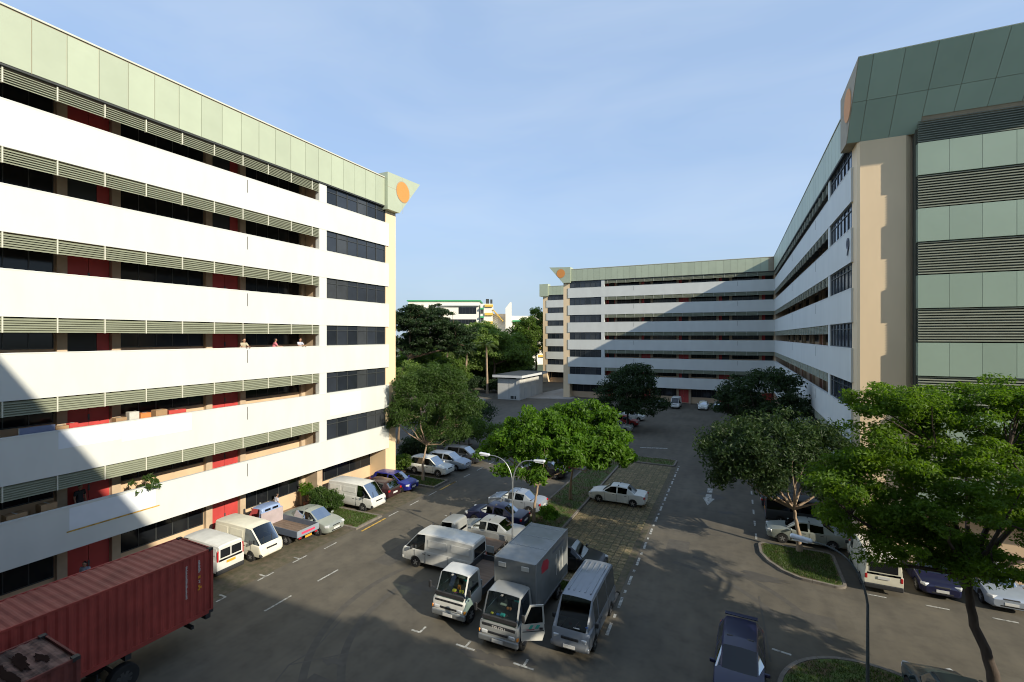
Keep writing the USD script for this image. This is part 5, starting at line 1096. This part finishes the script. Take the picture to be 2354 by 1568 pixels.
# ------------------------------------------------------------------ goods and plants along the corridors of the left block
def carton(label, loc, s, m='carton', group=None):
    t = thing('carton' if m == 'carton' else 'goods_bundle', label, 'carton' if m == 'carton' else 'bundle', loc, float(RNG.uniform(-4, 4)), group)
    put('case', rbox(*s, .015, (0, 0, s[2] / 2)), M[m], t); put('tape', box(-s[0] / 2 + .01, s[0] / 2 - .01, -.03, .03, s[2], s[2] + .004), M['bag'], t)
z3, z2 = TOPS[1] - 1.1, TOPS[0] - 1.1
b = thing('board', 'blue grey board leaning on the parapet of the third floor', 'board', (-29.0, 10.3, z3)); put('sheet', box(-.04, .0, -.62, .62, 0, 1.42), M['board'], b); put('edge', box(-.045, .005, -.64, -.62, 0, 1.42), M['bag'], b)
for i, (y, z, s, m_, lab) in enumerate([(11.2, z3, (.4, .5, 1.28), 'carton', 'pale carton stack beside the blue grey board'), (11.65, z3, (.3, .35, 1.34), 'item_red', 'red bundle right of the pale carton stack'), (13.6, z3, (.4, .5, 1.3), 'carton', 'orange brown carton on the third floor left of a pale sack'), (14.2, z3, (.4, .45, 1.52), 'bag', 'pale sack standing on the third floor corridor'), (14.75, z3, (.4, .5, 1.38), 'item_orange', 'orange bundle right of the pale sack'), (15.5, z3, (.45, .6, 1.45), 'carton', 'carton beside the orange bundle on the third floor'),
                                  (16.4, z3, (.3, .9, 1.32), 'item_red', 'long red bundle on the third floor parapet'), (10.7, z2, (.5, .6, 1.42), 'carton', 'brown carton on the second floor at the left edge'), (9.6, z2, (.5, .7, 1.3), 'carton', 'brown carton on the second floor cut by the left edge')]):
    carton(lab, (-29.25, y, z), s, m_, None)
def potted(label, loc, h, rx, seed, leaf='leaf_feather'):
    t = thing('potted_plant', label, 'potted plant', loc)
    th = np.arange(14) * 2 * PI / 14; r_ = .22
    v = np.vstack([np.c_[.7 * r_ * np.cos(th), .7 * r_ * np.sin(th), np.zeros(14)], np.c_[r_ * np.cos(th), r_ * np.sin(th), np.full(14, .36)]]); put('pot', trimesh.convex.convex_hull(v), M['pot'], t, 30)
    (lv, lf), cs, r = crown_mesh(seed, [(0, 0, h * .65, rx, rx, h * .35)], 420, .30, 16, .25, aspect=.25, up=.1, droop=-.6, gap=.1)
    put('stem', cat([tube([(0, 0, .3), (c[0] * .4, c[1] * .4, c[2] * .6), tuple(c[:3])], [.02, .015, .006], 5) for c in cs[:7]]), M['bark'], t); put('leaves', (lv, lf), M[leaf], t)
potted('potted plant spilling over the second floor parapet', (-29.0, 14.6, z2), 1.75, .55, 91)
potted('potted plant by the red door behind the bush', (-29.75, 26.0, .13), 1.9, .42, 92, 'leaf_bright')
bike = thing('bicycle', 'dark bicycle held beside the person in grey', 'bicycle', (-29.1, 11.9, .13), 80)
for x in (-.5, .5):
    m = trimesh.creation.torus(.30, .02, 20, 6); put('wheel', (np.asarray(m.vertices)[:, [0, 2, 1]] + [x, 0, .32], np.asarray(m.faces)[:, ::-1]), M['rubber'], bike)
put('frame', cat([tube(p, .018, 6) for p in ([(-.5, 0, .32), (-.15, 0, .32), (.35, 0, .8)], [(-.15, 0, .32), (-.25, 0, .85)], [(-.25, 0, .78), (.36, 0, .78)], [(.35, 0, .95), (.5, 0, .32)], [(-.5, 0, .32), (-.25, 0, .78)])]), M['item_blue'], bike)
put('saddle', rbox(.24, .12, .06, .025, (-.26, 0, .88)), M['hair'], bike); put('handlebar', tube([(.33, -.26, .98), (.37, 0, .96), (.33, .26, .98)], .014, 6), M['steel'], bike)

# ------------------------------------------------------------------ hut and far building
hut = thing('substation_hut', 'small flat roofed grey hut with a pale roof edge before the rear block', 'hut', (-42.5, 94, 0), 0)
def hb(name, b, m, par=None): v, f = b; return put(name, (v - np.array([-42.5, 94, 0]), f), M[m], par or hut)
hb('wall', box(-45.2, -40.2, 88.6, 101.5, 0, 4.3), 'sub_wall'); hb('roof', box(-46.1, -39.3, 87.8, 102.3, 4.62, 5.1), 'sub_roof'); hb('roof_top', box(-46.02, -39.38, 87.88, 102.22, 5.1, 5.13), 'dark_trim'); hb('recess', box(-45.0, -40.4, 88.8, 101.3, 4.3, 4.62), 'dark_trim')
hb('pier', box(-40.9, -40.1, 88.45, 89.2, 0, 4.62), 'sub_wall'); hb('joint', box(-42.6, -42.56, 88.58, 88.6, 0, 4.3), 'dark_trim')
for x in (-42.2, -41.3): hb('grille', box(x, x + .7, 88.55, 88.6, .2, .8), 'dark_trim')
for y in (91, 95, 98): hb('door', box(-40.2, -40.15, y, y + 1.6, 0, 2.4), 'far_grey')
def far_building():
    o = np.array([-103.0, 194.0, -1.8]); ang = math.radians(25.3); R = np.array([math.cos(ang), math.sin(ang)]); F = np.array([-R[1], R[0]])
    t = thing('office_building', 'far white building with a green roof edge and yellow stair canopies above the trees', 'building', o, 25.3)
    def q(name, b, m, par=None): return put(name, b, M[m], par or t)
    q('wall', box(-38, -5, 0, 16, 0, 31.2), 'far_white'); q('roof', box(-38.6, -4.4, -.6, 16.6, 31.2, 31.8), 'far_green'); q('ledge', box(-24, -5, -1.0, 0, 29.0, 29.6), 'far_grey')
    w = q('window', box(-14.6, -6.4, -.12, 0, 25.4, 28.5), 'alu')
    for k in range(5): q('pane', box(-14.5 + k * 1.63, -13.0 + k * 1.63, -.16, -.12, 25.5, 28.4), 'dark_glass', w)
    for z in (20.5, 15.5, 10.5):
        w = q('window', box(-30, -6.4, -.12, 0, z, z + 2.4), 'alu')
        for k in range(14): q('pane', box(-29.9 + k * 1.68, -28.4 + k * 1.68, -.16, -.12, z + .1, z + 2.3), 'dark_glass', w)
    q('low_roof', box(-36, -20, -3, 0, 26.0, 26.4), 'far_grey')
    q('stair_tower', box(-4.4, 1.2, -.8, 7, 0, 30.0), 'far_white'); q('tank', cat([box(-2.0, -.6, 1, 3, 30.0, 32.4), box(0, 1.0, 1, 3, 30.0, 32.2)]), 'alu')
    for k in range(6):
        z = 28.4 - k * 3.9; q('canopy', box(-2.4, 1.4, -1.7, -.8, z + .2, z + 1.3), 'far_yellow'); q('sunshade', box(-4.6, -2.8, -1.4, -.8, z - 1.0, z - .2), 'far_green'); q('opening', box(-4.3, -2.9, -.86, -.8, z - 3.0, z - 1.1), 'dark_trim')
    q('stair_flight', cat([box(1.2 + s * .55, 1.8 + s * .55, -1.2, 4, 27.4 - s * .62 - .5, 27.4 - s * .62) for s in range(9)]), 'far_yellow')
    fin = Polygon([(7.2, 0), (10.0, 0), (10.0, 30.6), (9.4, 30.8), (7.2, 28.0)]); v, f = prism(fin, 0, 10); q('fin_wall', (np.c_[v[:, 0], v[:, 2] - 1.5, v[:, 1]], f[:, ::-1]), 'far_white')
    q('wing_wall', box(10.0, 26, 1.0, 14, 0, 24.5), 'far_white'); q('link_wall', box(1.2, 7.2, 2.0, 12, 0, 25.5), 'far_white')
    fin = Polygon([(19.8, 0), (22.2, 0), (22.2, 25.8), (19.8, 24.6)]); v, f = prism(fin, 0, 10); q('fin_wall', (np.c_[v[:, 0], v[:, 2] - .6, v[:, 1]], f[:, ::-1]), 'far_white')
    for k in range(5):
        z = 21.6 - k * 3.9; q('sunshade', box(10.4, 19.4, .1, 1.0, z + .2, z + .9), 'far_green'); w = q('window', box(10.4, 19.4, .9, 1.0, z - 1.3, z + .1), 'alu'); 
        for j in range(5): q('pane', box(10.5 + j * 1.78, 12.1 + j * 1.78, .85, .9, z - 1.2, z), 'dark_glass', w)
        q('canopy', box(22.4, 25.6, .2, 1.0, z - .6, z + .3), 'far_yellow')
far_building()
